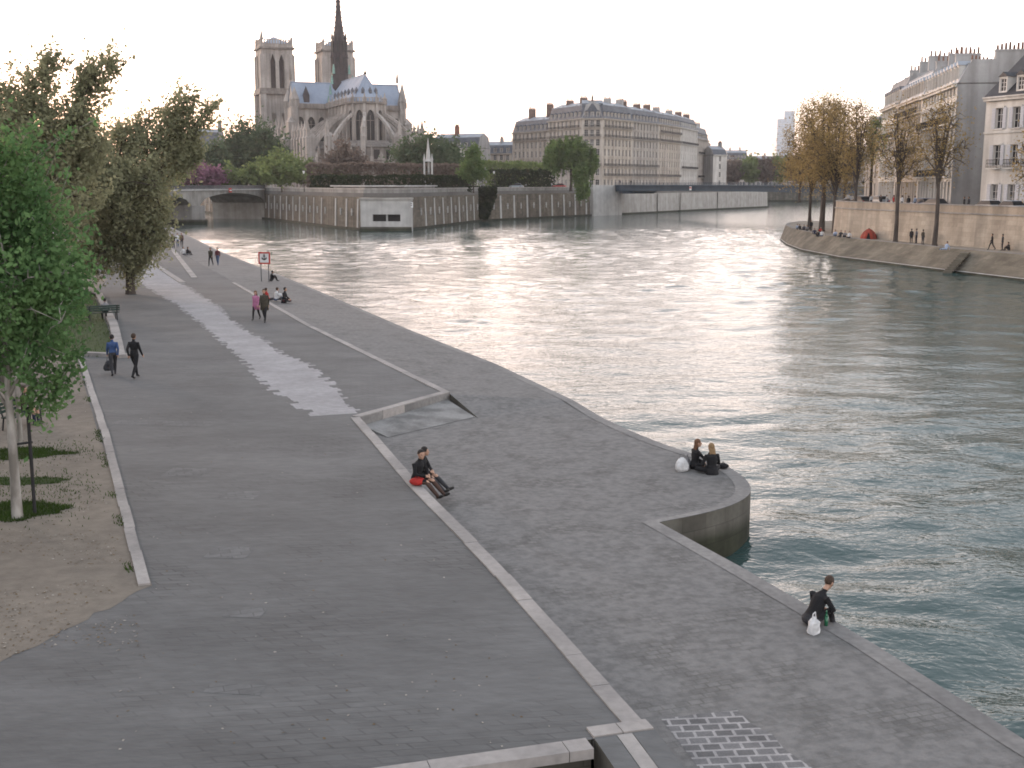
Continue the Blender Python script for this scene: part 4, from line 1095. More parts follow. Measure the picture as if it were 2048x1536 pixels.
spring_tree(1600, 232, 300, 40, "low orange brown tree behind the clump near the footbridge", 84, 120, 30, .25, z=6)
spring_tree(1690, 205, 300, 46, "shadowy brown tree behind the clump by the street", 85, 120, 24, .3, z=6.1)
spring_tree(1713, 160, 200, 44, "thin twigged tree left of the red tent", 86, 280, 13, .34, leaf='bud')
spring_tree(1742, 186, 222, 32, "greenish tree rising behind the red tent", 87, 110, 24, .35, leaf='mid', z=6.1)
spring_tree(1797, 145, 212, 58, "forked spring tree between the red tent and the three strollers", 88, 320, 9, .42)
spring_tree(1877, 136.5, 190, 64, "straight spring tree right of the three strollers", 89, 340, 9, .40)
spring_tree(2085, 121, 235, 70, "spring tree half out of view at the right border", 90, 260, 10, .36)
for i, (px, Y, yt, hw) in enumerate(((1462, 628, 322, 24), (1497, 628, 318, 26), (1530, 628, 318, 24), (1560, 628, 314, 26), (1590, 628, 318, 26), (1625, 628, 316, 28))):
    round_tree(px, Y + 2, yt, hw, LEAF['mid' if i % 2 else 'russet'], ["first hazy tree beyond the pale end wall across the far water", "second hazy tree on the far bank, left of the pale tower", "hazy tree below the left of the pale tower", "hazy far bank tree just under the pale tower", "hazy far tree behind the russet clump", "rightmost hazy tree far behind the russet clump"][i], 120 + i, z=7, group="trees on the far bank")
# ------------------------------------------------------------------ the cathedral seen from its apse
def cathedral():
    FC = Vector((-94.0, 550.5, CZ - 2.4)); RZ = math.atan2(-.9293, .3693)
    T = thing("gothic_cathedral", "large gothic cathedral with twin square towers and flying buttresses around its apse", "cathedral", FC, RZ)
    S, SD, LD, GL = M['nd'], M['nd_dark'], M['lead'], M['glass']
    def arch_panel(mb, p0, p1, z0, z1, ow, oz0, ozs, oz1, depth=.8, mi=0):
        """wall panel between two plan points with a pointed opening, its reveals included; returns the glass outline"""
        p0, p1 = Vector((*p0, 0)), Vector((*p1, 0)); d = (p1 - p0); L = d.length; d /= L; n = Vector((-d.y, d.x, 0)) * depth
        def q(s, z): v = p0 + d * s; return (v.x, v.y, z)
        def qi(s, z): v = p0 + d * s + n; return (v.x, v.y, z)
        a, b = (L - ow) / 2, (L + ow) / 2; N = 5
        up = []
        for i in range(N + 1):
            t = i / N; up.append((a + ow / 2 * (1 - math.cos(t * math.pi / 2) ** .9), ozs + (oz1 - ozs) * math.sin(t * math.pi / 2)))
        arc = up + [(L - s, z) for s, z in reversed(up[:-1])]
        mb.poly([q(0, z0), q(a, z0), q(a, z1), q(0, z1)], mi); mb.poly([q(b, z0), q(L, z0), q(L, z1), q(b, z1)], mi)
        mb.poly([q(a, z0), q(b, z0), q(b, oz0), q(a, oz0)], mi)
        for (s0, y0), (s1, y1) in zip(arc, arc[1:]):
            mb.poly([q(s0, y0), q(s1, y1), q(s1, z1), q(s0, z1)], mi)
            mb.poly([q(s0, y0), qi(s0, y0), qi(s1, y1), q(s1, y1)], mi)
        mb.poly([q(a, oz0), qi(a, oz0), qi(a, ozs), q(a, ozs)], mi); mb.poly([q(b, oz0), qi(b, oz0), qi(b, ozs), q(b, ozs)], mi); mb.poly([q(a, oz0), q(b, oz0), qi(b, oz0), qi(a, oz0)], mi)
        g = MB(); g.poly([qi(a, oz0), qi(b, oz0)] + [qi(s, z) for s, z in reversed(arc)], 0)
        mid = (a + b) / 2
        def bar(s0, s1, za, zb): 
            v0, v1 = p0 + d * s0 + n * .75, p0 + d * s1 + n * .75
            g.hexa([(v0.x, v0.y, za), (v1.x, v1.y, za), (v1.x + n.x * .2, v1.y + n.y * .2, za), (v0.x + n.x * .2, v0.y + n.y * .2, za)], [(v0.x, v0.y, zb), (v1.x, v1.y, zb), (v1.x + n.x * .2, v1.y + n.y * .2, zb), (v0.x + n.x * .2, v0.y + n.y * .2, zb)], 1)
        bar(mid - .12, mid + .12, oz0, ozs + (oz1 - ozs) * .5); bar(a, b, ozs - .1, ozs + .12)
        return g
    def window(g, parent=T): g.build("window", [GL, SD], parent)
    def pinnacle(mb, x, y, z, w, h, mi=0):
        mb.box((x, y, z + h * .22), (w, w, h * .44), 0, mi); mb.box((x, y, z + h * .45), (w * 1.3, w * 1.3, h * .05), 0, mi); mb.cone((x, y), w * .62, .03, z + h * .47, z + h, 4, mi, R(45))
    # towers
    def tower(yc, left):
        hw = 6.6
        w = MB(); w.b2(-hw, hw, -hw, hw, 0, 44)
        for sx in (-1, 1):
            for sy in (-1, 1):
                w.box((sx * (hw + .3), sy * (hw + .3), 22), (2.6, 2.6, 44)); w.box((sx * (hw + .7), sy * (hw + .7), 14), (2.8, 2.8, 28))
        r = w.build("tower", S, T); r.location = (0, yc, 0)
        r.scale = (1, 1, .968); r['label'] = "left square belfry tower" if left else "right square belfry tower partly behind the dark spire"
        w = MB(); w.b2(-hw - 1.9, hw + 1.9, -hw - 1.9, hw + 1.9, 44, 45.1); w.b2(-hw - 1.5, hw + 1.5, -hw - 1.5, hw + 1.5, 45.1, 46.6)
        w.build("gallery", SD, r)
        w = MB()
        for sx in (-1, 1):
            for sy in (-1, 1): w.box((sx * 5.2, sy * 5.2, 54.3), (4.2, 4.2, 15.4)); w.box((sx * 6.7, sy * 6.7, 54), (2.0, 2.0, 15))
        for k in (-1, 1):
            w.box((k * 6.2, 0, 54.3), (1.7, 1.5, 15.4)); w.box((0, k * 6.2, 54.3), (1.5, 1.7, 15.4))
        w.b2(-7, 7, -7, 7, 62, 64.2)
        for k in (-1, 1):                                        # pointed heads of the belfry lights
            for c in (-1.93, 1.93):
                for e in (-1, 1):
                    f = [(c + e * 1.2, 58.6), (c + e * 1.2, 62), (c, 62)]
                    if e < 0: f = f[::-1]
                    w.hexa([(k * 6.5 + .5, a_, b_) for a_, b_ in f], [(k * 6.5 - .5, a_, b_) for a_, b_ in f]); w.hexa([(a_, k * 6.5 - .5, b_) for a_, b_ in f], [(a_, k * 6.5 + .5, b_) for a_, b_ in f])
        w.build("belfry", S, r)
        w = MB(); w.b2(-5, 5, -5, 5, 46.6, 62); w.build("louvres", M['spire'], r)
        w = MB(); w.b2(-7.9, 7.9, -7.9, 7.9, 64.2, 65.0); w.build("cornice", SD, r)
        w = MB()
        w.b2(-6.9, 6.9, -6.9, 6.9, 65, 66.6)
        for i in range(12):
            s = -6.6 + i * 1.2
            for k in (-1, 1): w.box((k * 7.0, s, 67.4), (.3, .55, 1.6)); w.box((s, k * 7.0, 67.4), (.55, .3, 1.6))
        for k in (-1, 1): w.b2(k * 7 - .25, k * 7 + .25, -7.1, 7.1, 68.2, 68.6); w.b2(-7.1, 7.1, k * 7 - .25, k * 7 + .25, 68.2, 68.6)
        for sx in (-1, 1):
            for sy in (-1, 1): w.cone((sx * 6.6, sy * 6.6), .8, .5, 65, 69.6, 6)
        w.build("balustrade", S, r)
        w = MB(); w.hexa([(-6, -6, 66.6), (6, -6, 66.6), (6, 6, 66.6), (-6, 6, 66.6)], [(-.4, -.4, 70.3), (.4, -.4, 70.3), (.4, .4, 70.3), (-.4, .4, 70.3)]); w.build("tower_roof", LD, r)
        if left: w = MB(); w.cone((5.6, -6.4), .9, .1, 68.4, 73.4, 6); w.build("turret", S, r)
        w = MB()
        for k in (-1, 1):
            for c in (-2.2, 2.2): w.box((hw + .12, c, 30), (.3, 1.6, 11)); w.box((c, -(hw + .12), 30), (1.6, .3, 11)); w.box((hw + .12, c, 12), (.3, 1.8, 10))
        w.build("blind_lancets", SD, r)
    tower(-13.9, True); tower(13.7, False)
    w = MB(); w.b2(-6, 5, -7, 7, 0, 44); w.b2(-6.4, 5.4, -7, 7, 44, 46.2); w.build("facade_wall", S, T)
    CX = 66.0; AX = 106.0; HW = 7.2; RI, EA, BK = 43.5, 32.5, 33.2
    # main vessel
    w = MB()
    w.b2(6, CX - 7, -HW, HW, 0, EA)
    nb = 6; wins = []
    x0, x1 = CX + 7, AX
    for sgn in (-1, 1):
        for i in range(nb):
            a, b_ = x0 + (x1 - x0) * i / nb, x0 + (x1 - x0) * (i + 1) / nb
            p, q = ((a, -HW), (b_, -HW)) if sgn < 0 else ((b_, HW), (a, HW))
            wins.append(arch_panel(w, p, q, 17, EA, 3.8, 18.6, 26, 30.0))
    NA = 5; hem = [(AX + HW * math.sin(math.pi * i / NA), -HW * math.cos(math.pi * i / NA)) for i in range(NA + 1)]
    for p, q in zip(hem, hem[1:]): wins.append(arch_panel(w, p, q, 17, EA, 3.1, 18.6, 26.4, 30.2))
    w.build("upper_wall", S, T)
    for g in wins: window(g)
    w = MB(); w.b2(6, CX, -HW - .8, HW + .8, EA, BK); w.prism([(CX, -HW - .8), (AX, -HW - .8)] + [(AX + (HW + .8) * math.sin(math.pi * i / 10), -(HW + .8) * math.cos(math.pi * i / 10)) for i in range(1, 10)] + [(AX, HW + .8), (CX, HW + .8)], EA, BK)
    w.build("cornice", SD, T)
    w = MB()                                               # pierced parapet round the eaves
    path = [(CX + 8, -HW - .7), (AX, -HW - .7)] + [(AX + (HW + .7) * math.sin(math.pi * i / 10), -(HW + .7) * math.cos(math.pi * i / 10)) for i in range(1, 10)] + [(AX, HW + .7), (CX + 8, HW + .7)]
    for p, q in zip(path, path[1:]):
        p, q = Vector((*p, 0)), Vector((*q, 0)); L = (q - p).length; an = math.atan2(q.y - p.y, q.x - p.x); k = max(1, int(L / .9))
        m_ = p.lerp(q, .5); w.box((m_.x, m_.y, BK + 1.35), (L, .3, .25), an)
        for i in range(k): v = p.lerp(q, (i + .5) / k); w.box((v.x, v.y, BK + .6), (.4, .25, 1.25), an)
    w.build("parapet", S, T)
    w = MB()
    def gable_roof(xa, xb):
        w.poly([(xa, -HW, BK), (xb, -HW, BK), (xb, 0, RI), (xa, 0, RI)]); w.poly([(xa, HW, BK), (xb, HW, BK), (xb, 0, RI), (xa, 0, RI)])
    gable_roof(6, AX)
    top = (AX, 0, RI)
    for p, q in zip(hem, hem[1:]): w.poly([(p[0], p[1], BK), (q[0], q[1], BK), top])
    w.tube([(6, 0, RI + .1), (AX, 0, RI + .1)], .25, 5)
    for p in hem[1:-1]: w.tube([(p[0], p[1], BK + .1), (top[0], top[1], RI)], .14, 4)
    for i in range(1, 12): 
        xx = CX + 5 + i * 3
        for s in (-1, 1): w.tube([(xx, s * HW, BK + .05), (xx, 0, RI + .05)], .09, 4)
    w.build("main_roof", LD, T)
    for xx, yy in [(CX + 12 + i * 5.5, -4.9) for i in range(6)] + [(AX + 4.6 * math.sin(a), -4.6 * math.cos(a)) for a in (.5, 1.1, 1.7, 2.3)]:
        d = MB(); zz = BK + 3.2; d.box((xx, yy, zz + .5), (.9, .9, 1.3), math.atan2(yy, xx - AX) if xx > AX else R(90)); d.cone((xx, yy), .7, .05, zz + 1.15, zz + 2.3, 4); d.build("roof_dormer", M['slate'], T)
    w = MB(); w.tube([(AX, 0, RI), (AX, 0, RI + 8.2)], [.16, .05], 5); w.tube([(AX, -1.0, RI + 6.8), (AX, 1.0, RI + 6.8)], .08, 4); w.cone((AX, 0), .7, .2, RI, RI + 1.4, 6); w.build("roof_cross", M['iron'], T)
    # transepts
    TL, TR = -20.0, 24.0
    for s, e in ((-1, TL), (1, TR)):
        w = MB(); ya, yb = (e, -HW) if s < 0 else (HW, e)
        lim = abs(e) - HW
        for i in range(3):
            u0, u1 = HW + lim * i / 3, HW + lim * (i + 1) / 3
            p, q = ((CX + 7, s * u1), (CX + 7, s * u0)) if s < 0 else ((CX + 7, u0), (CX + 7, u1))
            g = arch_panel(w, p, q, 0, EA, 3.0, 20, 26.4, 29.4); window(g)
        w.b2(CX - 7, CX + 6, min(s * HW, e), max(s * HW, e), 0, EA)
        w.poly([(CX - 7, e, EA), (CX + 7, e, EA), (CX, e, RI + .8)])
        w.b2(CX - 7.6, CX + 7.6, e - .6 if s < 0 else e, e if s < 0 else e + .6, 0, EA + .8)
        w.build("transept_wall", S, T)
        w = MB(); lo, hi = min(0, e + (-.3 if s < 0 else .3)), max(0, e + (-.3 if s < 0 else .3))
        w.poly([(CX - 7.2, lo, BK), (CX - 7.2, hi, BK), (CX, hi, RI - .4), (CX, lo, RI - .4)]); w.poly([(CX + 7.2, lo, BK), (CX + 7.2, hi, BK), (CX, hi, RI - .4), (CX, lo, RI - .4)])
        w.tube([(CX, lo, RI - .35), (CX, hi, RI - .35)], .25, 5)
        w.build("transept_roof", LD, T)
        w = MB(); w.b2(CX + 6.9, CX + 7.9, min(s * 8, e), max(s * 8, e), EA, BK); w.b2(CX + 7.5, CX + 7.8, min(s * 8, e), max(s * 8, e), BK, BK + 1.3); w.build("transept_parapet", SD, T)
        for xx in (CX - 7, CX + 7):
            t_ = MB(); t_.cone((xx, e), 1.7, 1.5, 0, 36, 8); t_.cone((xx, e), 1.9, .05, 36, 44 if s > 0 else 41, 8)
            for k in range(8): a = k * math.pi / 4; t_.box((xx + 1.75 * math.cos(a), e + 1.75 * math.sin(a), 34.6), (.3, .3, 2.4))
            t_.build("transept_turret", S, T)
        w = MB(); w.box((CX, e, RI + 1.6), (.9, .9, 2.2)); w.cone((CX, e), .5, .05, RI + 2.5, RI + 6.5, 5); w.build("gable_finial", SD, T)
        w = MB(); dx = CX + 7.35                                     # big lucarne in the slope
        yy = s * 15 if s < 0 else 17
        w.box((CX + 4.8, yy, BK + 3), (2.2, 2.2, 3.2)); w.cone((CX + 4.8, yy), 1.7, .05, BK + 4.5, BK + 8.2, 4, 0, R(45)); w.build("lucarne", M['spire'], T) if s < 0 else None
        w = MB()                                                  # stepped buttress masses beside the transept
        for yy, hh, ww in ((e + s * 1.8, 27, 3.0), (e + s * 4.4, 20, 2.6)):
            w.b2(CX + 4, CX + 9.5, yy - ww / 2, yy + ww / 2, 0, hh); w.hexa([(CX + 3.8, yy - ww / 2 - .2, hh), (CX + 9.7, yy - ww / 2 - .2, hh), (CX + 9.7, yy + ww / 2 + .2, hh), (CX + 3.8, yy + ww / 2 + .2, hh)], [(CX + 6, yy - .1, hh + 2.4), (CX + 7.4, yy - .1, hh + 2.4), (CX + 7.4, yy + .1, hh + 2.4), (CX + 6, yy + .1, hh + 2.4)])
        w.build("transept_buttress", S, T)
    # nave flank: aisle and buttress piers on the visible south side
    w = MB(); w.b2(8, CX - 7, -19.5, 19.5, 0, 12); w.b2(8, CX - 7, -14, 14, 12, 20); w.build("nave_aisle", S, T)
    for i in range(6):
        xx = 13 + i * 8; w = MB(); w.b2(xx - .9, xx + .9, -21.5, -17.8, 0, 22); pinnacle(w, xx, -19.6, 22, 1.6, 9)
        w.hexa([(xx - .45, -17.8, 19), (xx + .45, -17.8, 19), (xx + .45, -HW, 26.6), (xx - .45, -HW, 26.6)], [(xx - .45, -17.8, 21), (xx + .45, -17.8, 21), (xx + .45, -HW, 28.8), (xx - .45, -HW, 28.8)]); w.build("nave_buttress", S, T)
    # spire over the crossing
    w = MB(); zs = [(RI - 4, 3.6), (50, 3.35), (54, 3.2), (58, 3.0), (60.5, 2.75), (62, 2.2), (66.5, 1.55), (72, 1.0), (79, .6), (88, .28), (96, .05)]
    for (za, ra), (zb, rb) in zip(zs, zs[1:]): w.cone((0, 0), ra, rb, za, zb, 8, 0, R(22.5))
    r = w.build("spire", M['spire'], T); r.location = (CX, 0, 0)
    r['label'] = "tall dark lead spire with small gables over the crossing"
    w = MB()
    for k in range(8):
        a = k * math.pi / 4
        for zb, zt, rr, ww in ((48, 54, 3.25, .9), (54.5, 61.5, 2.95, .9)):
            x_, y_ = rr * math.cos(a), rr * math.sin(a); w.box((x_, y_, (zb + zt) / 2 - .8), (.35, .35, zt - zb)); w.cone((x_, y_), .45, .03, zt - 1, zt + 1.8, 4)
        a2 = a + R(22.5)
        for z_ in range(63, 93, 2):
            rr = np.interp(z_, [62, 66.5, 72, 79, 88, 96], [2.2, 1.55, 1.0, .6, .28, .05]) + .12
            w.box((rr * math.cos(a2), rr * math.sin(a2), z_), (.3, .3, .45))
    w.build("crocketing", M['spire'], r)
    w = MB()
    for k in range(8):
        a = k * math.pi / 4 + R(22.5)
        for zb in (49, 55.4): w.box((3.1 * math.cos(a), 3.1 * math.sin(a), zb + 2), (.25, 1.0, 4.4), a)
    w.build("openings", M['black'], r)
    for s in (-1, 1):                                        # copper figures stepping up the valleys
        for k in range(4):
            for sx in (1,):
                u = k / 3; x_, y_, z_ = sx * (6.2 - 3.0 * u), s * (6.2 - 3.0 * u), BK + 1 + 12.5 * u
                g = MB(); g.cone((x_, y_), .65, .45, z_, z_ + 1.2, 7); g.cone((x_, y_), .55, .3, z_ + 1.2, z_ + 3.0, 7); g.cone((x_, y_), .3, .22, z_ + 3.0, z_ + 3.6, 7); g.tube([(x_ + .3, y_, z_ + 2.6), (x_ + .7, y_, z_ + 3.4)], .1, 5); g.build("statue", M['verdigris'], r)
    # ambulatory, gallery and chapels round the choir
    def ring(rad, x_from, n=11): return [(x_from, -rad)] + [(AX + rad * math.sin(math.pi * i / n), -rad * math.cos(math.pi * i / n)) for i in range(n + 1)] + [(x_from, rad)]
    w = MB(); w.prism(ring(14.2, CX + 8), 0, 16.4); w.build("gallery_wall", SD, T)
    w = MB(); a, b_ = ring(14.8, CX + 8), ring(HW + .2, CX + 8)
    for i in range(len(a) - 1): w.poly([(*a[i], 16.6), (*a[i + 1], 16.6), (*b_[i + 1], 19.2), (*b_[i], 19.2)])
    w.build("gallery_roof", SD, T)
    w = MB(); rg = [(CX + 8 + (AX - CX - 8) * i / 6, -20.5) for i in range(6)] + [(AX + 20.5 * math.sin(math.pi * i / 9), -20.5 * math.cos(math.pi * i / 9)) for i in range(10)] + [(CX + 8 + (AX - CX - 8) * i / 6, 20.5) for i in range(5, -1, -1)]
    ws = [arch_panel(w, p, q, 0, 11.2, 3.4, 2.6, 7.2, 9.6, .9) for p, q in zip(rg, rg[1:])]
    w.build("chapel_wall", S, T)
    for g in ws: window(g)
    w = MB(); w.prism(ring(21.0, CX + 8), 11.2, 11.8); w.build("chapel_roof", SD, T)
    for p, q in zip(rg, rg[1:]):                              # gablets over the chapel windows and upper gallery windows
        p, q = Vector((*p, 0)), Vector((*q, 0)); m_ = p.lerp(q, .5); d = (q - p).normalized(); n = Vector((d.y, -d.x, 0)) * .25
        g = MB(); f = [m_ - d * 2.2 + n, m_ + d * 2.2 + n]
        g.hexa([(f[0].x, f[0].y, 10.4), (f[1].x, f[1].y, 10.4), (m_.x + n.x, m_.y + n.y, 14.8)], [(f[0].x - 2 * n.x, f[0].y - 2 * n.y, 10.4), (f[1].x - 2 * n.x, f[1].y - 2 * n.y, 10.4), (m_.x - n.x, m_.y - n.y, 14.8)]); g.build("gablet", S, T)
    for i in range(9):
        a = math.pi * (i + .5) / 9; x_, y_ = AX + 14.3 * math.sin(a), -14.3 * math.cos(a)
        g = MB(); g.box((x_, y_, 13.9), (.25, 2.2, 3.4), math.atan2(-math.cos(a), math.sin(a))); g.build("gallery_window", GL, T)
    # flying buttresses
    def flyer(wx, wy, ux, uy, R0, R1):
        """from the wall point outwards along (ux, uy)"""
        w = MB(); t = .5; px, py = -uy * t, ux * t
        N = 9; prof_t, prof_b = [], []
        for i in range(N + 1):
            u = i / N; rr = R0 + (R1 - R0) * u
            prof_t.append((rr, 29.6 - 11.0 * u - 1.2 * math.sin(u * math.pi) * -.9))
            prof_b.append((rr, 28.0 - 13.2 * u ** 1.35 + .8 * math.sin(u * math.pi)))
        for i in range(N):
            c = [(prof_b[i]), (prof_b[i + 1]), (prof_t[i + 1]), (prof_t[i])]
            w.hexa([(wx + ux * r_ + px, wy + uy * r_ + py, z_) for r_, z_ in c], [(wx + ux * r_ - px, wy + uy * r_ - py, z_) for r_, z_ in c])
        w.build("flying_buttress", S, T)
        w = MB(); an = math.atan2(uy, ux); rc = R1 + .8
        w.box((wx + ux * rc, wy + uy * rc, 10), (3.4, 1.6, 20), an); w.box((wx + ux * (rc + .9), wy + uy * (rc + .9), 6), (3.4, 2.0, 12), an)
        w.hexa(*[[(wx + ux * (rc + a_) - uy * b_, wy + uy * (rc + a_) + ux * b_, z_) for a_, b_ in ((-1.8, -.9), (1.8, -.9), (1.8, .9), (-1.8, .9))] for z_ in (20,)] + [[(wx + ux * (rc + a_) - uy * b_, wy + uy * (rc + a_) + ux * b_, 21.6) for a_, b_ in ((-1.4, -.1), (1.0, -.1), (1.0, .1), (-1.4, .1))]])
        pinnacle(w, wx + ux * (rc + .7), wy + uy * (rc + .7), 20.2, 1.25, 6.5)
        w.build("buttress_pier", S, T)
        w = MB(); w.box((wx + ux * (R0 + .2), wy + uy * (R0 + .2), 25), (.7, .9, 16), an); pinnacle(w, wx + ux * (R0 + .3), wy + uy * (R0 + .3), 33.2, .7, 3.6); w.build("wall_shaft", S, T)
    for i in range(NA + 1):
        if i in (0, NA): continue
        a = math.pi * i / NA; flyer(AX, 0, math.sin(a), -math.cos(a), HW, 20.6)
    for i in range(1, nb + 1):
        xx = x0 + (x1 - x0) * i / nb
        flyer(xx, 0, 0, -1, HW, 20.6); flyer(xx, 0, 0, 1, HW, 20.6)
    for i in range(9):
        a = math.pi * (i + .0) / 9
        if i in (0,): continue
        w = MB(); x_, y_ = AX + 21.2 * math.sin(a), -21.2 * math.cos(a); w.box((x_, y_, 6.5), (1.6, 1.3, 13), math.atan2(-math.cos(a), math.sin(a))); pinnacle(w, x_, y_, 13, .9, 4.5); w.build("chapel_buttress", S, T)
    # sacristy spirelets seen beyond the right side
    for i, (u, v, h) in enumerate(((70, 34, 14), (70, 37.5, 15), (70, 41, 14.5), (70, 44.5, 15.5))):
        w = MB(); pinnacle(w, u, v, 0, 1.6, h + 6); w.build("spirelet", SD, T)
cathedral()
# ------------------------------------------------------------------ houses
WIN = {}
def window_mesh(w, h, pale=False):
    """casement: white frame with glazing bars, glass behind"""
    k = (round(w, 2), round(h, 2), pale)
    if k not in WIN:
        m = MB(); t = .07
        m.b2(-w / 2, -w / 2 + t, 0, .08, 0, h); m.b2(w / 2 - t, w / 2, 0, .08, 0, h); m.b2(-w / 2 + t, w / 2 - t, 0, .08, 0, t); m.b2(-w / 2 + t, w / 2 - t, 0, .08, h - t, h)
        m.b2(-.035, .035, .005, .075, t, h - t)
        for q in (.36, .68): m.b2(-w / 2 + t, w / 2 - t, .015, .065, h * q - .03, h * q + .03)
        m.poly([(-w / 2, .06, 0), (w / 2, .06, 0), (w / 2, .06, h), (-w / 2, .06, h)], 1)
        me = m.mesh("window"); me.materials.append(M['frame']); me.materials.append(M['glass_pale' if pale else 'glass'])
        WIN[k] = me
    return WIN[k]
def inst(name, me, parent, loc, rz=0.0):
    o = bpy.data.objects.new(name, me); COL.objects.link(o); o.parent = parent; o.location = loc; o.rotation_euler = (0, 0, rz)
    return o
def chimney(parent, x, y, z0, z1, w, d, mtl, pots, rz=0.0):
    m = MB(); m.b2(x - w / 2, x + w / 2, y - d / 2, y + d / 2, z0, z1); m.b2(x - w / 2 - .08, x + w / 2 + .08, y - d / 2 - .08, y + d / 2 + .08, z1, z1 + .18)
    for i in range(pots):
        if d > w: px, py = x, y - d / 2 + d * (i + .5) / pots
        else: px, py = x - w / 2 + w * (i + .5) / pots, y
        m.cone((px, py), .16, .13, z1 + .18, z1 + .18 + rnd.uniform(.5, 1.0), 6, 1)
    m.build("chimney", [mtl, M['pot']], parent)
def house(label, p0, p1, z, floors, bays, stone, depth=10.0, ow=1.32, balcony=(), rail_m=None, mansard=4.4, inset_=1.6, cap=1.6, roof='slate', shutters=(), dormers=True, gable=None, group=None,
          chim=(0.0, 1.0), dorm_every=1, margin=.6, chim_h=1.3, side_m='render', cornice=True, name="town_house", shop=False, chim_m='render', seed=0, ridge=None, attic_row=False):
    r = random.Random(seed + 11)
    p0, p1 = Vector((*p0, 0)), Vector((*p1, 0)); d = p1 - p0; W = d.length
    T = thing(name, label, "house", (p0.x, p0.y, z), math.atan2(d.y, d.x), group)
    H = sum(floors); pitch = (W - 2 * margin) / bays
    w = MB(); z0 = 0.0; holes = []
    for f, fh in enumerate(floors):
        sill = .25 if f else .5
        wh = min(fh - .85, 2.35 if f else 2.6)
        if f and fh < 2.9: wh = fh - 1.0; sill = .5
        if f == 0 and shop: sill, wh = .3, fh - 1.0
        zb, zt, z1 = z0 + sill + .15, z0 + sill + .15 + wh, z0 + fh
        w.poly([(0, 0, z0), (W, 0, z0), (W, 0, zb), (0, 0, zb)]); w.poly([(0, 0, zt), (W, 0, zt), (W, 0, z1), (0, 0, z1)])
        prev = 0.0
        for i in range(bays):
            c = margin + pitch * (i + .5); a, b = c - ow / 2, c + ow / 2
            w.poly([(prev, 0, zb), (a, 0, zb), (a, 0, zt), (prev, 0, zt)])
            D = .30
            w.poly([(a, 0, zb), (a, D, zb), (a, D, zt), (a, 0, zt)]); w.poly([(b, 0, zb), (b, D, zb), (b, D, zt), (b, 0, zt)])
            w.poly([(a, 0, zb), (b, 0, zb), (b, D, zb), (a, D, zb)]); w.poly([(a, 0, zt), (b, 0, zt), (b, D, zt), (a, D, zt)])
            holes.append((f, c, zb, wh)); prev = b
        w.poly([(prev, 0, zb), (W, 0, zb), (W, 0, zt), (prev, 0, zt)])
        z0 = z1
    w.poly([(0, depth, 0), (W, depth, 0), (W, depth, H), (0, depth, H)])
    w.poly([(0, 0, 0), (0, depth, 0), (0, depth, H), (0, 0, H)], 1); w.poly([(W, 0, 0), (W, depth, 0), (W, depth, H), (W, 0, H)], 1)
    w.poly([(0, 0, H - .02), (W, 0, H - .02), (W, depth, H - .02), (0, depth, H - .02)], 1)
    # surrounds and sills stay in the wall mesh
    for f, c, zb, wh in holes:
        w.b2(c - ow / 2 - .14, c - ow / 2, -.05, -.002, zb, zb + wh, 0); w.b2(c + ow / 2, c + ow / 2 + .14, -.05, -.002, zb, zb + wh, 0)
        w.b2(c - ow / 2 - .22, c + ow / 2 + .22, -.12, -.002, zb + wh, zb + wh + .2, 0); w.b2(c - ow / 2 - .16, c + ow / 2 + .16, -.12, -.002, zb - .13, zb, 0)
    w.build("wall", [stone, M[side_m]], T)
    for f, c, zb, wh in holes:
        inst("window", window_mesh(ow, wh, r.random() < .28), T, (c, .2, zb))
        if f in shutters and r.random() < .93:
            for s in (-1, 1):
                q = MB(); q.b2(-.27, .27, -.10, -.055, 0, wh)
                for k in range(9): q.b2(-.22, .22, -.115, -.10, wh * (k + .3) / 9, wh * (k + .75) / 9)
                if 'sh' not in WIN or WIN['sh'][0] != round(wh, 2):
                    me = q.mesh("shutter"); me.materials.append(M['shutter']); WIN['sh'] = (round(wh, 2), me)
                inst("shutter", WIN['sh'][1], T, (c + s * (ow / 2 + .30), 0, zb))
    zz = 0
    for f, fh in enumerate(floors):
        if f in balcony or (-f) in balcony:
            segs = [(margin * .5, W - margin * .5)] if f in balcony else [(margin + pitch * (i + .5) - ow / 2 - .3, margin + pitch * (i + .5) + ow / 2 + .3) for i in range(bays)]
            for a, b in segs:
                m = MB(); m.b2(a, b, -.75, -.13, zz - .02, zz + .14, 0)
                m.b2(a, b, -.74, -.69, zz + 1.02, zz + 1.09, 1); m.b2(a, b, -.74, -.70, zz + .22, zz + .27, 1); m.b2(a, b, -.735, -.70, zz + .60, zz + .65, 1)
                k = max(2, int((b - a) / .24))
                for i in range(k + 1): x = a + (b - a) * i / k; m.b2(x - .022, x + .022, -.735, -.70, zz + .14, zz + 1.02, 1)
                m.build("balcony", [stone, M['iron']], T)
        elif f:
            m = MB(); m.b2(-.02, W + .02, -.14, -.06, zz - .12, zz + .08); m.build("string_course", stone, T)
        zz += fh
    if cornice:
        m = MB(); m.b2(-.05, W + .05, -.45, -.06, H - .32, H); m.b2(-.05, W + .05, -.62, -.06, H, H + .16); m.build("cornice", stone, T)
    RM = M[roof]
    zb = H + .17
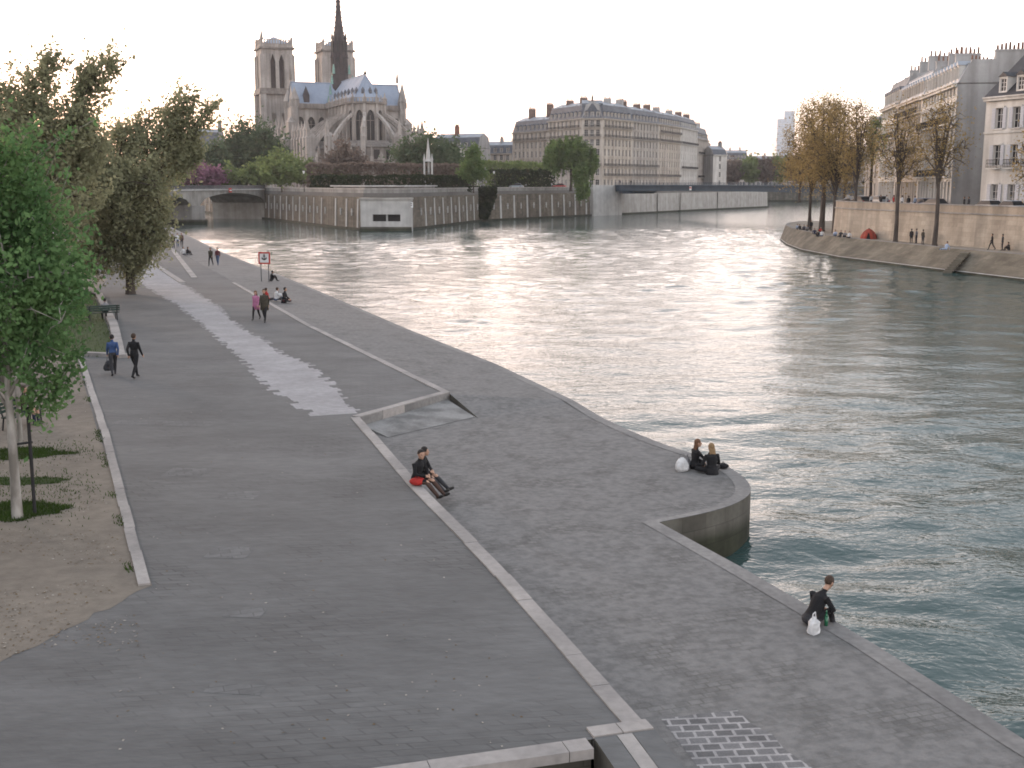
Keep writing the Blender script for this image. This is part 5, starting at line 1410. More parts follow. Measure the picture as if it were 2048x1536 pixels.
    if ridge is None:                                          # mansard
        zt = zb + mansard; m = MB()
        y0, y1, y2 = .05, inset_, depth / 2
        for (ya, za), (yb, zc), mi in (((y0, zb), (y1, zt), 0), ((y1, zt), (y2, zt + cap), 1), ((depth - y1, zt), (y2, zt + cap), 1), ((depth - y0, zb), (depth - y1, zt), 0)):
            m.poly([(0, ya, za), (W, ya, za), (W, yb, zc), (0, yb, zc)], mi)
        prof = [(y0, zb), (y1, zt), (y2, zt + cap), (depth - y1, zt), (depth - y0, zb)]
        m.poly([(.01, a, b) for a, b in prof], 2); m.poly([(W - .01, a, b) for a, b in prof], 2)
        m.tube([(0, y1, zt), (W, y1, zt)], .09, 5, 1)
        m.build("roof", [RM, M['zinc'] if roof != 'dark_slate' else RM, M[side_m]], T)
        top = zt + cap
    else:
        yr, zr = ridge; m = MB(); prof = [(-.3, zb - .05), (yr, zb + zr), (yr * 2 + .3, zb - .05)]
        m.poly([(-.25, *prof[0]), (W + .2, *prof[0]), (W + .2, *prof[1]), (-.25, *prof[1])]); m.poly([(-.25, *prof[1]), (W + .2, *prof[1]), (W + .2, *prof[2]), (-.25, *prof[2])])
        m.poly([(.02, a, b - .1) for a, b in prof], 1); m.poly([(W - .02, a, b - .1) for a, b in prof], 1)
        m.build("roof", [RM, M[side_m]], T); top = zb + zr; zt = top; y1 = yr; y0 = 0
    if dormers:
        for i in range(0, bays, dorm_every):
            c = margin + pitch * (i + .5); dw, dh = 1.25, 1.9
            m = MB(); yd = .22
            slope = ((zt - zb) / max(.1, (y1 - y0)))
            yb = min(depth / 2, yd + dh / slope + .7)
            m.b2(c - dw / 2, c - dw / 2 + .16, yd, yb, zb + .3, zb + .3 + dh); m.b2(c + dw / 2 - .16, c + dw / 2, yd, yb, zb + .3, zb + .3 + dh); m.b2(c - dw / 2 + .16, c + dw / 2 - .16, yd, yb, zb + .3, zb + .55); m.b2(c - dw / 2 + .16, c + dw / 2 - .16, yd, yb, zb + .1 + dh, zb + .3 + dh)
            m.hexa([(c - dw / 2 - .12, yd - .12, zb + .3 + dh), (c + dw / 2 + .12, yd - .12, zb + .3 + dh), (c, yd - .12, zb + .85 + dh)], [(c - dw / 2 - .12, yb, zb + .3 + dh), (c + dw / 2 + .12, yb, zb + .3 + dh), (c, yb, zb + .85 + dh)], 1)
            o = m.build("dormer", [stone, RM], T)
            inst("window", window_mesh(dw - .32, dh - .45, r.random() < .3), o, (c, yd + .1, zb + .55))
    if ridge is None and attic_row:
        for i in range(bays):
            c = margin + pitch * (i + .5) ; m = MB(); m.box((c, y1 - .15, zt - .55), (.7, .5, .9)); m.build("skylight", M['zinc'], T)
    for u in chim:
        x = min(W - .3, max(.3, W * u)); k = r.choice((5, 6, 7))
        m = MB(); m.hexa([(x - .27, .25, zb - .1), (x + .27, .25, zb - .1), (x + .27, depth * .85, zb - .1), (x - .27, depth * .85, zb - .1)], [(x - .27, y1 + .4 if ridge is None else depth * .3, zt + .5), (x + .27, y1 + .4 if ridge is None else depth * .3, zt + .5), (x + .27, depth * .62, zt + .5), (x - .27, depth * .62, zt + .5)]); m.build("party_wall", M[side_m], T)
        chimney(T, x, depth * .46, zt + .3, top + chim_h * r.uniform(.5, 1), .7, depth * .26, M[chim_m], k)
    return T
# the long apartment block across the garden
GZ = CZ - .9
F7 = [4.3, 3.5, 3.4, 3.4, 3.3, 3.3, 3.2]
house("leftmost lower house of the long apartment block with bare brick stacks", (.2, 470), (13.4, 448), GZ, F7[:6], 8, STONES[1], 11, balcony=(2, 5), mansard=4.2, chim=(.25, .75), chim_m='chimbrick', chim_h=4.2, seed=1, margin=.8)
house("apartment house standing behind the weeping willow's crown", (13.4, 448), (24.6, 424.4), GZ, F7, 8, STONES[2], 11, balcony=(2, 5, 6), mansard=4.6, chim=(.3, .7), chim_m='chimbrick', seed=2)
house("narrow corner house of the block with two bright top windows and dark peaked roof", (24.6, 424.4), (32, 424), GZ, F7, 3, STONES[2], 7, balcony=(2, 5, -6), mansard=5.2, inset_=1.9, cap=1.2, chim=(.5,), seed=3, ow=1.35, chim_m='chimbrick')
house("apartment house first to the right of the block's corner", (32, 424), (44.5, 444), GZ, F7, 8, STONES[0], 11, balcony=(1, 2, 5, 6), mansard=4.8, chim=(.55, .97), seed=4)
house("apartment house with continuous dark balconies above the footbridge's left end", (44.5, 444), (57, 466), GZ, F7, 8, STONES[3], 11, balcony=(1, 2, 5), mansard=4.4, chim=(.1, .6, .98), seed=5, chim_m='chimbrick')
house("middle apartment house of the right wing with pale upper floor", (57, 466), (69.5, 494), GZ, F7, 9, STONES[0], 11, balcony=(1, 5, 6), mansard=4.2, chim=(.4, .98), seed=6)
house("whiter apartment house in the receding right wing", (69.5, 494), (81.5, 527), GZ, F7, 9, STONES[4], 11, balcony=(2, 5), mansard=4.4, chim=(.5, .98), seed=7, chim_m='chimbrick')
house("grey apartment house near the far end of the right wing", (81.5, 527), (91.5, 558), GZ, F7[:6], 8, STONES[3], 11, balcony=(1, 4), mansard=5, chim=(.3, .9), seed=8)
house("last small house of the receding right wing", (91.5, 558), (98, 590), GZ, F7[:5], 8, STONES[1], 10, balcony=(2,), mansard=4.6, chim=(.5,), seed=9)
house("pale blank end house beyond the right wing above the footbridge", (90.5, 538), (97.2, 541), GZ, [4.2, 3.6, 3.4, 3.2], 1, STONES[4], 9, mansard=2.4, chim=(.85,), seed=10, ow=.9, dormers=False, margin=2.4)
house("small slate roofed house with a red brick stack right of the cathedral", WL(868, 480), WL(957, 470), GZ, [4.4, 4.0, 3.6, 3.4], 6, STONES[4], 10, mansard=4.2, chim=(.42,), chim_m='brickred', chim_h=4.5, seed=11)
house("low brownish house between the red stack and the apartment block", WL(957, 505), WL(1024, 500), GZ, [4.2, 3.6, 3.3, 3.0], 5, STONES[1], 10, mansard=3.4, chim=(.6,), seed=12)
house("tall slate roofed house at the far left behind the dark trees", WL(392, 540), WL(444, 536), GZ, [4.4, 4.2, 4.0, 4.2], 4, STONES[3], 9, mansard=7.5, inset_=2.4, cap=1.5, chim=(.98,), seed=13, chim_h=4)
house("lower slate roofed house left of the tall one at the far left", WL(352, 530), WL(392, 530), GZ, [4.4, 4.0, 4.0], 4, STONES[1], 9, mansard=6.0, inset_=2.2, chim=(.3,), seed=14)
for i, (a, b, Y, fl, lb) in enumerate(((1447, 1486, 745, 6, "far grey house beyond the water right of the apartment block"), (1486, 1540, 760, 5, "far low house with pale roof left of the pale tower"), (1540, 1610, 750, 5, "far house under the pale tower behind the russet clump"), (1610, 1720, 755, 6, "far house hidden behind the russet tree clump"))):
    house(lb, WL(a, Y), WL(b, Y), 7, [4.2] + [3.2] * (fl - 2), 6, STONES[(i + 3) % 5], 12, mansard=4.0, chim=(.2, .7), seed=30 + i)
# pale modern tower
def glass_tower():
    Y = 980; p = WL(1560, Y); w = 34 / FPX * Y
    T = thing("glass_tower", "very pale modern tower rising far away behind the russet trees", "tower", (*p, 7))
    m = MB(); h = HZ(238, Y) - 7; m.b2(-w / 2, w / 2, 0, 16, 0, h); m.build("wall", M['tower'], T)
    m = MB(); m.b2(-w * .1, w / 2 - .3, 1, 15, h, h + 6.5); m.build("penthouse", M['tower'], T)
    m = MB()
    for k in range(1, int(h / 3.3)): m.b2(-w / 2 - .1, w / 2 + .1, -.15, -.01, k * 3.3, k * 3.3 + .5)
    m.build("floor_band", M['frame'], T)
glass_tower()
# right bank houses
SZ = 6.1
house("cream house with white shutters and dark slate roof at the right border", (55.6, 141.3), (62.0, 124.6), SZ, [5.0, 4.2, 3.9], 6, STONES[4], 12, ow=1.1, shutters=(0, 1, 2), balcony=(-1,), roof='dark_slate', ridge=(6.0, 5.6), chim=(.6,), margin=.9, seed=40, dormers=True, side_m='render')
p_ = [Vector((65.8, 214, 0)), Vector((62.6, 195, 0)), Vector((59.2, 174, 0)), Vector((55.3, 150, 0))]
house("nearest tall house of the foreshortened row with a blank grey gable", (p_[2].x, p_[2].y), (p_[3].x, p_[3].y), SZ, [4.1, 3.4, 3.2, 2.8, 2.0], 11, STONES[4], 13, ow=1.15, balcony=(3, -1), mansard=2.3, inset_=1.2, cap=.7, roof='zinc', chim=(.03, .40, .985), margin=.5, seed=41, chim_h=.9, shop=True)
house("middle house of the foreshortened row with pale chimney walls", (p_[1].x, p_[1].y), (p_[2].x, p_[2].y), SZ, [4.1, 3.3, 3.1, 2.8, 2.3], 10, STONES[2], 13, ow=1.15, balcony=(2, 4), mansard=3.6, inset_=1.4, cap=1.2, roof='zinc', chim=(.3, .75, .98), margin=.5, seed=42, shop=True, chim_h=1.6)
house("farthest house of the foreshortened row above the red tent", (p_[0].x, p_[0].y), (p_[1].x, p_[1].y), SZ, [4.1, 3.3, 3.2, 3.0, 2.4], 9, STONES[4], 13, ow=1.15, balcony=(3,), mansard=4.2, inset_=1.6, cap=1.4, roof='slate', chim=(.02, .55, .98), margin=.5, seed=43, shop=True, chim_h=1.6)
house("house behind the street trees left of the foreshortened row", (77.5, 262), (70.5, 218.5), SZ, [4.2, 3.4, 3.2, 3.0], 7, STONES[1], 12, mansard=3.4, chim=(.3, .98), seed=44)
# ------------------------------------------------------------------ people
SKIN = mat("skin", (.40, .245, .175), (.36, .215, .15), 8, .6)
HAIR = {k: mat("hair_" + k, c, None, 20, .7) for k, c in dict(black=(.018, .015, .014), brown=(.055, .033, .022), auburn=(.13, .062, .032), blond=(.24, .155, .08), grey=(.22, .21, .20)).items()}
CLOTH = {k: mat("cloth_" + k, c, tuple(x * .7 for x in c), 6, .9, bump=.3, bscale=25) for k, c in dict(black=(.014, .014, .016), charcoal=(.040, .040, .045), navy=(.025, .032, .06), blue=(.045, .085, .20), denim=(.07, .10, .17), pink=(.42, .16, .27), olive=(.055, .048, .035),
    brown=(.075, .045, .035), white=(.62, .62, .62), red=(.42, .035, .030), grey=(.20, .20, .21), maroon=(.10, .03, .035), pale=(.35, .42, .55)).items()}
SHOE = mat("dark_shoe", (.03, .028, .026), None, 8, .6)
def loft(mb, rings, n=12, mi=0):
    """rings of (centre, across vector, depth vector)"""
    base = len(mb.v); k = len(rings)
    for c, a, b in rings:
        for j in range(n):
            t = 2 * math.pi * j / n; mb.v.append(tuple(Vector(c) + Vector(a) * math.cos(t) + Vector(b) * math.sin(t)))
    for i in range(k - 1):
        for j in range(n):
            p, q = base + i * n + j, base + i * n + (j + 1) % n; mb.f.append((p, q, q + n, p + n)); mb.m.append(mi)
    mb.f.append(tuple(reversed(range(base, base + n)))); mb.m.append(mi); mb.f.append(tuple(range(base + (k - 1) * n, base + k * n))); mb.m.append(mi)
def ball(mb, c, r, n=10, m=7, sc=(1, 1, 1)):
    c = Vector(c); rings = []
    for i in range(1, m):
        t = math.pi * i / m; s = math.sin(t) * r
        rings.append((c + Vector((0, 0, -math.cos(t) * r * sc[2])), Vector((s * sc[0], 0, 0)), Vector((0, s * sc[1], 0))))
    loft(mb, rings, n)
def limb(mb, pts, rad, n=10):
    P = [Vector(p) for p in pts]; d0 = (P[0] - P[1]).normalized(); d1 = (P[-1] - P[-2]).normalized()
    mb.tube([P[0] + d0 * rad[0] * .8] + P + [P[-1] + d1 * rad[-1] * .8], [rad[0] * .45] + list(rad) + [rad[-1] * .45], n)
# joints facing +Y: pelvis, chest, neck, head, then left and right arms and legs
def pose(kind, sw=0.0):
    J = dict(pel=(0, 0, .95), wai=(0, .01, 1.10), che=(0, 0, 1.30), nek=(0, -.005, 1.46), hed=(0, .03, 1.60))
    A, L = {}, {}
    for s in (-1, 1):
        A[s] = [(s * .168, 0, 1.39), (s * .205, -.03, 1.13), (s * .205, .05, .89)]
        L[s] = [(s * .09, 0, .93), (s * .10, .02, .50), (s * .10, -.02, .09), (s * .115, .14, .045)]
    if kind == 'walk':
        for s in (-1, 1):
            f = s * (1 if sw >= 0 else -1)
            L[s] = [(s * .09, 0, .93), (s * .095, f * .15 + .05, .52), (s * .09, f * .30 - (.06 if f < 0 else 0), .10 if f > 0 else .14), (s * .10, f * .30 + .14 - (.06 if f < 0 else 0), .05 if f > 0 else .06)]
            A[s] = [(s * .168, 0, 1.39), (s * .205, -f * .10 - .03, 1.14), (s * .195, -f * .16 + .08, .92)]
    if kind in ('ledge', 'ground', 'bench', 'knees', 'crouch', 'cross'):
        dz = .95 - .11
        J = {k: (v[0], v[1], v[2] - dz) for k, v in J.items()}
        lean = dict(ledge=.12, ground=-.10, bench=.05, knees=.10, crouch=.36, cross=.06)[kind]
        J = {k: (v[0], v[1] + lean * (v[2] - .11) / .5, v[2]) for k, v in J.items()}
        c = Vector(J['che'])
        for s in (-1, 1):
            sh = Vector((s * .18, c.y, c.z + .09))
            if kind == 'ledge':
                L[s] = [(s * .09, .02, .11), (s * .12, .44, .10), (s * .13, .80, -.22), (s * .14, .94, -.17)]; A[s] = [sh, sh + Vector((s * .07, .10, -.25)), (s * .10, .33, .26)]
            elif kind == 'ground':
                L[s] = [(s * .09, .02, .11), (s * .13, .45, .15), (s * .12, .86, .08), (s * .14, .93, .18)]; A[s] = [sh, sh + Vector((s * .10, -.12, -.24)), (s * .24, -.26, .06)]
            elif kind == 'bench':
                L[s] = [(s * .09, .02, .11), (s * .11, .44, .12), (s * .11, .46, -.33), (s * .12, .60, -.38)]; A[s] = [sh, sh + Vector((s * .07, .02, -.26)), (s * .12, .26, .22)]
            elif kind == 'knees':
                L[s] = [(s * .09, .02, .11), (s * .12, .36, .47), (s * .11, .52, .09), (s * .12, .66, .045)]; A[s] = [sh, sh + Vector((s * .09, .14, -.20)), (s * .07, .38, .42)]
            elif kind == 'crouch':
                L[s] = [(s * .10, .02, .11), (s * .14, .42, .27), (s * .13, .56, -.12), (s * .14, .68, -.16)]; A[s] = [sh, sh + Vector((s * .09, .12, -.24)), (s * .10, .46, .24)]
            else:
                L[s] = [(s * .09, .02, .11), (s * .36, .28, .12), (-s * .05, .40, .07), (-s * .18, .40, .06)]; A[s] = [sh, sh + Vector((s * .09, .05, -.25)), (s * .14, .30, .20)]
    return J, A, L
JOBS = []
def person(label, loc, rz, kind='stand', top='black', leg='charcoal', hair='brown', long_hair=False, h=1.72, detail=False, sw=1, head_turn=0.0, group=None, coat=None, hat=None, skirt=None, arms=None, nod=0.0):
    T = thing("person", label, "person", loc, rz, group)
    J, A, L = pose(kind, sw)
    if arms:
        for s, v in arms.items(): A[s] = [A[s][0]] + [Vector(p) for p in v]
    mb = MB(); prim = []
    V = {k: Vector(v) for k, v in J.items()}
    up = (V['che'] - V['pel']).normalized(); ax = Vector((1, 0, 0)); dp = up.cross(ax).normalized()
    fw = ax.cross(up) * -1
    k = 1.0
    loft(mb, [(V['pel'] - up * .09, ax * .10, dp * .085), (V['pel'] - up * .03, ax * .165, dp * .12), (V['pel'] + up * .06, ax * .165, dp * .115), (V['wai'] + up * .02, ax * .145, dp * .10), (V['che'] - up * .05, ax * .170, dp * .118), (V['che'] + up * .05, ax * .180, dp * .115), (V['che'] + up * .11, ax * .140, dp * .085), (V['nek'] - up * .01, ax * .062, dp * .06)], 14)
    prim.append(('leg', V['pel'] - up * .1, V['pel'] + up * .02, .13)); prim.append(('top', V['wai'] - up * .03, V['che'] + up * .10, .15))
    hd = V['hed']; limb(mb, [V['nek'] - up * .04, hd - Vector((0, .015, .04))], [.056, .052]); prim.append(('skin', V['nek'] + up * .02, hd - Vector((0, 0, .05)), .05))
    ct, st_ = math.cos(head_turn), math.sin(head_turn)
    def hq(x, y, z): y2 = y * math.cos(nod) + z * math.sin(nod); z2 = z * math.cos(nod) - y * math.sin(nod); return (hd.x + x * ct - y2 * st_, hd.y + x * st_ + y2 * ct, hd.z + z2)
    ball(mb, hq(0, 0, .03), .098, 12, 9, (.82, .98, 1.12)); limb(mb, [hq(0, .035, -.03), hq(0, .055, -.062)], [.058, .042]); prim.append(('skin', Vector(hq(0, 0, .0)), Vector(hq(0, .02, .06)), .1))
    if detail:
        limb(mb, [hq(0, .085, .035), hq(0, .112, -.002)], [.012, .017], 6)                      # nose
        for s in (-1, 1): limb(mb, [hq(s * .082, -.005, .035), hq(s * .086, -.005, -.005)], [.020, .014], 6)      # ears
        limb(mb, [hq(-.022, .092, -.036), hq(.022, .092, -.036)], [.011, .011], 6)                 # lips
    for s in (-1, 1):
        a = [Vector(p) for p in A[s]]
        limb(mb, [V['che'] + up * .06 + ax * s * .10, a[0], a[1], a[2]], [.072, .062, .050, .036])
        prim.append(('top', a[0], a[2], .05))
        d = (a[2] - a[1]).normalized(); sd = d.cross(Vector((s, .2, 0))).normalized() if abs(d.z) > .5 else Vector((0, 0, 1)).cross(d).normalized()
        pm = a[2] + d * .055
        limb(mb, [a[2] + d * .01, pm, pm + d * .03], [.028, .036, .034], 8); prim.append(('skin', a[2] + d * .045, pm + d * .12, .03))
        if detail:
            cu = sd.cross(d) * (.3 if kind != 'walk' else .2)
            for i, (o, ln) in enumerate(((-.027, .068), (-.009, .08), (.009, .075), (.027, .058))):
                f0 = pm + d * .035 + sd * o; f1 = f0 + d * ln * .55 + cu * .03; f2 = f1 + d * ln * .45 + cu * .09
                limb(mb, [f0, f1, f2], [.0105, .0098, .0085], 6)
            t0 = pm + sd * -.03; t1 = t0 + (d * .5 - sd * .7 + cu).normalized() * .045; limb(mb, [t0, t1, t1 + d * .03], [.013, .0115, .0095], 6)
        l = [Vector(p) for p in L[s]]
        limb(mb, [l[0] - (l[1] - l[0]) * .02, l[0].lerp(l[1], .5), l[1], l[1].lerp(l[2], .35), l[2]], [.098, .085, .064, .062, .042]); prim.append(('leg', l[0], l[2], .06))
        limb(mb, [l[2] - (l[3] - l[2]) * .25 - Vector((0, 0, .01)), l[2].lerp(l[3], .5) - Vector((0, 0, .012)), l[3]], [.040, .044, .036]); prim.append(('shoe', l[2] + (l[3] - l[2]) * .1 - Vector((0, 0, .03)), l[3], .045))
    sc = h / 1.72
    mb.v = [(x * sc, y * sc, z * sc) for x, y, z in mb.v]
    o = mb.build("body", [SKIN, CLOTH[top], CLOTH[leg], SHOE], T)
    md = o.modifiers.new("join", 'REMESH'); md.mode = 'VOXEL'; md.voxel_size = .0095 if detail else .028; md.use_smooth_shade = True
    JOBS.append((o, [(a, p * sc, q * sc, r * sc) for a, p, q, r in prim]))
    hm = MB(); S_ = lambda v: tuple(Vector(v) * sc)
    ball(hm, S_(hq(0, -.018, .052)), .108 * sc, 12, 8, (.86, .96, 1.02))
    if long_hair: loft(hm, [(Vector(hq(0, -.03, .06)) * sc, ax * .09 * sc, fw * .08 * sc), (Vector(hq(0, -.055, -.05)) * sc, ax * .10 * sc, fw * .055 * sc), (Vector(hq(0, -.085, -.17)) * sc, ax * .105 * sc, fw * .04 * sc), (Vector(hq(0, -.10, -.27)) * sc, ax * .07 * sc, fw * .02 * sc)], 12)
    # keep the face clear: cut the front of the hair cap
    keep = []; fv = Vector(hq(0, 1, 0)) - hd
    ho = hm.build("hair", HAIR[hair], T, smooth=True)
    me = ho.data
    for v in me.vertices:
        q = v.co / sc - hd
        if q.dot(fv) > .055 and q.z < .085: v.co = (hd + (q - fv * (q.dot(fv) - .02)) ) * sc
    if detail:
        e = MB()
        for s in (-1, 1): ball(e, S_(hq(s * .031, .080, .030)), .011 * sc, 7, 5)
        e.build("eyes", M['black'], T, smooth=True)
    if coat:
        c = MB(); b0 = V['nek']; loft(c, [(S_(b0 - up * .02), ax * .085 * sc, dp * .075 * sc), (S_(V['che'] + up * .08), ax * .205 * sc, dp * .125 * sc), (S_(V['che'] - up * .1), ax * .205 * sc, dp * .145 * sc), (S_(V['wai']), ax * .185 * sc, dp * .14 * sc), (S_(V['pel'] - up * .05), ax * .215 * sc, dp * .165 * sc), (S_(V['pel'] - up * .32), ax * .225 * sc, dp * .185 * sc)], 16)
        c.build("coat", CLOTH[coat], T, smooth=True)
    if skirt:
        c = MB(); loft(c, [(S_(V['pel'] + up * .08), ax * .17 * sc, dp * .13 * sc), (S_(V['pel'] - up * .05), ax * .19 * sc, dp * .155 * sc), (S_(V['pel'] - up * .42), ax * .22 * sc, dp * .20 * sc)], 16)
        c.build("skirt", CLOTH[skirt], T, smooth=True)
    if hat:
        c = MB(); ball(c, S_(hq(0, -.01, .085)), .112 * sc, 12, 7, (.9, 1, .85)); c.build("hat", CLOTH[hat], T, smooth=True)
    return T
def finish_people():
    bpy.context.view_layer.update()
    dg = bpy.context.evaluated_depsgraph_get()
    done = []
    for o, prim in JOBS:
        me = bpy.data.meshes.new_from_object(o.evaluated_get(dg), preserve_all_data_layers=True, depsgraph=dg)
        done.append((o, prim, me))
    ids = dict(skin=0, top=1, leg=2, shoe=3)
    for o, prim, me in done:
        mats_ = [s.material for s in o.material_slots]
        o.modifiers.clear(); o.data = me
        if not me.materials:
            for m in mats_: me.materials.append(m)
        n = len(me.polygons); C = np.zeros(n * 3); me.polygons.foreach_get('center', C); C = C.reshape(-1, 3)
        best = np.full(n, 1e9); mi = np.zeros(n, dtype=np.int32)
        for a, p, q, r in prim:
            p, q = np.array(p), np.array(q); d = q - p
            t = np.clip(((C - p) @ d) / max(1e-9, d @ d), 0, 1); dist = np.linalg.norm(C - p - t[:, None] * d, axis=1) - r
            k = dist < best; best[k] = dist[k]; mi[k] = ids[a]
        me.polygons.foreach_set('material_index', mi); me.polygons.foreach_set('use_smooth', np.ones(n, dtype=bool)); me.update()
# two sitting on the kerb, facing the river
q = Z(832, 966, QZ + .03)
rz_ = R(-72)
person("person in black jacket with red at the waist sitting on the kerb with outstretched legs", q + Vector((0.0, -.02, 0)), R(-122), 'ledge', 'black', 'brown', 'black', detail=True, h=1.74, head_turn=-.5)
person("person with dark hair sitting on the kerb behind the one with red at the waist", q + Vector((.05, .40, 0)), R(-112), 'ledge', 'black', 'charcoal', 'black', detail=True, h=1.70, head_turn=.3)
b_ = MB(); ball(b_, (0, 0, .10), .17, 12, 8, (1.2, .8, .62)); ball(b_, (.08, .02, .13), .12, 10, 7, (1.1, .9, .6)); b_.tube([(-.1, 0, .16), (0, .02, .25), (.12, 0, .16)], .012, 5)
o_ = tag(b_.build("cloth_bundle", CLOTH['red'], smooth=True), "crumpled red cloth at the hip of the kerb sitter in black", "cloth"); o_.location = q + Vector((.05, -.27, .01))
# two women on the rounded quay head
a_, c_ = Z(1388, 938, LZ), Z(1424, 948, LZ)
person("auburn haired woman in black seated on the quay head facing her blond friend", a_, R(-75), 'cross', 'black', 'black', 'auburn', True, detail=True, h=1.68, head_turn=-.25, arms={1: [(.30, .20, .36), (.22, .40, .52)]})
person("blond woman in black seated on the quay head with her back to the camera", c_, R(18), 'cross', 'black', 'black', 'blond', True, detail=True, h=1.68, head_turn=.2, skirt='black')
def carrier_bag(label, loc, rz, s=1.0, col='white', second=None, name="carrier_bag"):
    T = thing(name, label, "bag", loc, rz)
    m = MB(); r = random.Random(int(loc[0] * 100)); rings = []
    for i, (z, k) in enumerate(((0, .8), (.05, 1.0), (.13, .95), (.22, .80), (.28, .5), (.31, .25))):
        rings.append((Vector((r.uniform(-.02, .02), r.uniform(-.02, .02), z * s)), Vector((.17 * k * s, .02, 0)), Vector((-.02, .12 * k * s, 0))))
    loft(m, rings, 11); m.v = [(x + r.uniform(-.016, .016), y + r.uniform(-.016, .016), z + r.uniform(0, .016)) for x, y, z in m.v]
    m.build("sack", CLOTH[col], T, smooth=False)
    m = MB(); m.tube([(-.07 * s, 0, .27 * s), (-.05 * s, .0, .40 * s), (.03 * s, 0, .42 * s), (.07 * s, 0, .27 * s)], .012, 5); m.build("handle", CLOTH[second or col], T)
    return T
carrier_bag("patterned white and grey bag beside the auburn haired woman", Z(1364, 942, LZ), .3, 1.25, 'white', 'grey')
carrier_bag("grey bundle lying against the white bag by the two women", Z(1374, 936, LZ), 1.2, 1.0, 'grey')
m_ = MB(); ball(m_, (0, 0, .09), .14, 11, 7, (1.25, .8, .6)); m_.tube([(-.12, 0, .12), (0, .03, .2), (.12, 0, .12)], .014, 5)
o_ = tag(m_.build("hand_bag", CLOTH['black'], smooth=True), "small black handbag at the blond woman's right side", "bag"); o_.location = Z(1446, 938, LZ)
# man at the water's edge with a white bag and a green bottle
q = Z(1618, 1250, LZ)
person("person in dark jacket hunched at the quay edge, reaching towards a green bottle", q, R(-58), 'crouch', 'black', 'charcoal', 'brown', detail=True, h=1.66, nod=.55)
carrier_bag("crumpled white plastic bag in front of the hunched person at the edge", Z(1627, 1266, LZ), .8, .95, 'white')
m_ = MB(); [m_.cone((0, 0), a, b, c, d, 12) for a, b, c, d in ((.036, .036, 0, .19), (.036, .014, .19, .24), (.014, .014, .24, .31))]
o_ = tag(m_.build("bottle", mat("green_bottle_glass", (.02, .14, .07), (.015, .11, .05), 3, .15, spec=.6), smooth=True), "green glass bottle by the hunched person's hands", "bottle"); o_.location = Z(1652, 1252, LZ)
# strollers on the promenade
person("walker in blue jacket and dark trousers passing the lawn kerb", Z(228, 752, QZ), R(25), 'walk', 'blue', 'charcoal', 'black', detail=True, h=1.68, sw=1)
person("walker in black striding beside the one in blue", Z(271, 757, QZ), R(-12), 'walk', 'black', 'black', 'brown', detail=True, h=1.80, sw=-1)
carrier_bag("dark bag hanging at the left hand of the walker in blue", Z(219, 741, QZ + .15), .3, 1.3, 'charcoal')
person("woman in long pink coat strolling beside the pale sett band", Z(513, 640, QZ), R(170), 'walk', 'pink', 'black', 'auburn', True, detail=True, h=1.66, coat='pink', sw=1)
person("tall stroller in dark olive coat next to the woman in pink", Z(530, 644, QZ), R(176), 'walk', 'olive', 'black', 'brown', detail=True, h=1.84, coat='olive', sw=-1)
person("person in red sitting low on the kerb behind the strollers", Z(536, 602, QZ), R(-60), 'ground', 'red', 'charcoal', 'brown', h=1.68)
person("person in white shirt sitting on the kerb beside one in black", Z(551, 602, QZ), R(-60), 'knees', 'white', 'denim', 'brown', h=1.72)
person("broad dark seated figure at the right of the white shirt", Z(568, 604, QZ), R(-100), 'cross', 'black', 'maroon', 'black', h=1.86, skirt='black')
person("person in dark clothes sitting at the foot of the river sign", Z(542, 563, 1.6), R(-60), 'knees', 'black', 'charcoal', 'black', h=1.7)
person("left one of two distant strollers, in olive and black", Z(422, 532, QZ), R(175), 'walk', 'olive', 'black', 'black', h=1.72)
person("right one of two distant strollers, in dark red with pale jeans", Z(436, 531, QZ), R(180), 'walk', 'maroon', 'denim', 'brown', h=1.68, sw=-1)
for i, (px, py, k, tp, lg, lb, hh) in enumerate(((347, 497, 'stand', 'black', 'charcoal', "far standing figure in black near the quay tree's edge", 1.72), (356, 495, 'stand', 'white', 'denim', "far standing figure in white top and jeans", 1.7), (364, 494, 'stand', 'maroon', 'charcoal', "far standing figure in maroon at the right of three", 1.72),
        (368, 510, 'ground', 'white', 'grey', "far figure in white sitting on the far kerb", 1.7), (374, 510, 'knees', 'black', 'black', "far figure in black sitting at the end of the far kerb", 1.7), (323, 476, 'stand', 'charcoal', 'black', "dim figure under the hanging leaves left of the three", 1.75), (333, 488, 'walk', 'brown', 'black', "dim figure in brown walking at the leaf edge", 1.7))):
    person(lb, Z(px, py, QZ), R(170 + i * 20), k, tp, lg, 'black' if i % 2 else 'brown', h=hh)
person("person in light top sitting on the bench by the planted turf", Z(212, 640, QZ) + Vector((0, 0, .36)), R(30), 'bench', 'grey', 'black', 'black', h=1.7)
person("person in yellowish top and dark trousers seated behind the young tree", Z(48, 848, QZ) + Vector((0, 0, .36)), R(-100), 'bench', 'olive', 'navy', 'brown', h=1.72, detail=True)
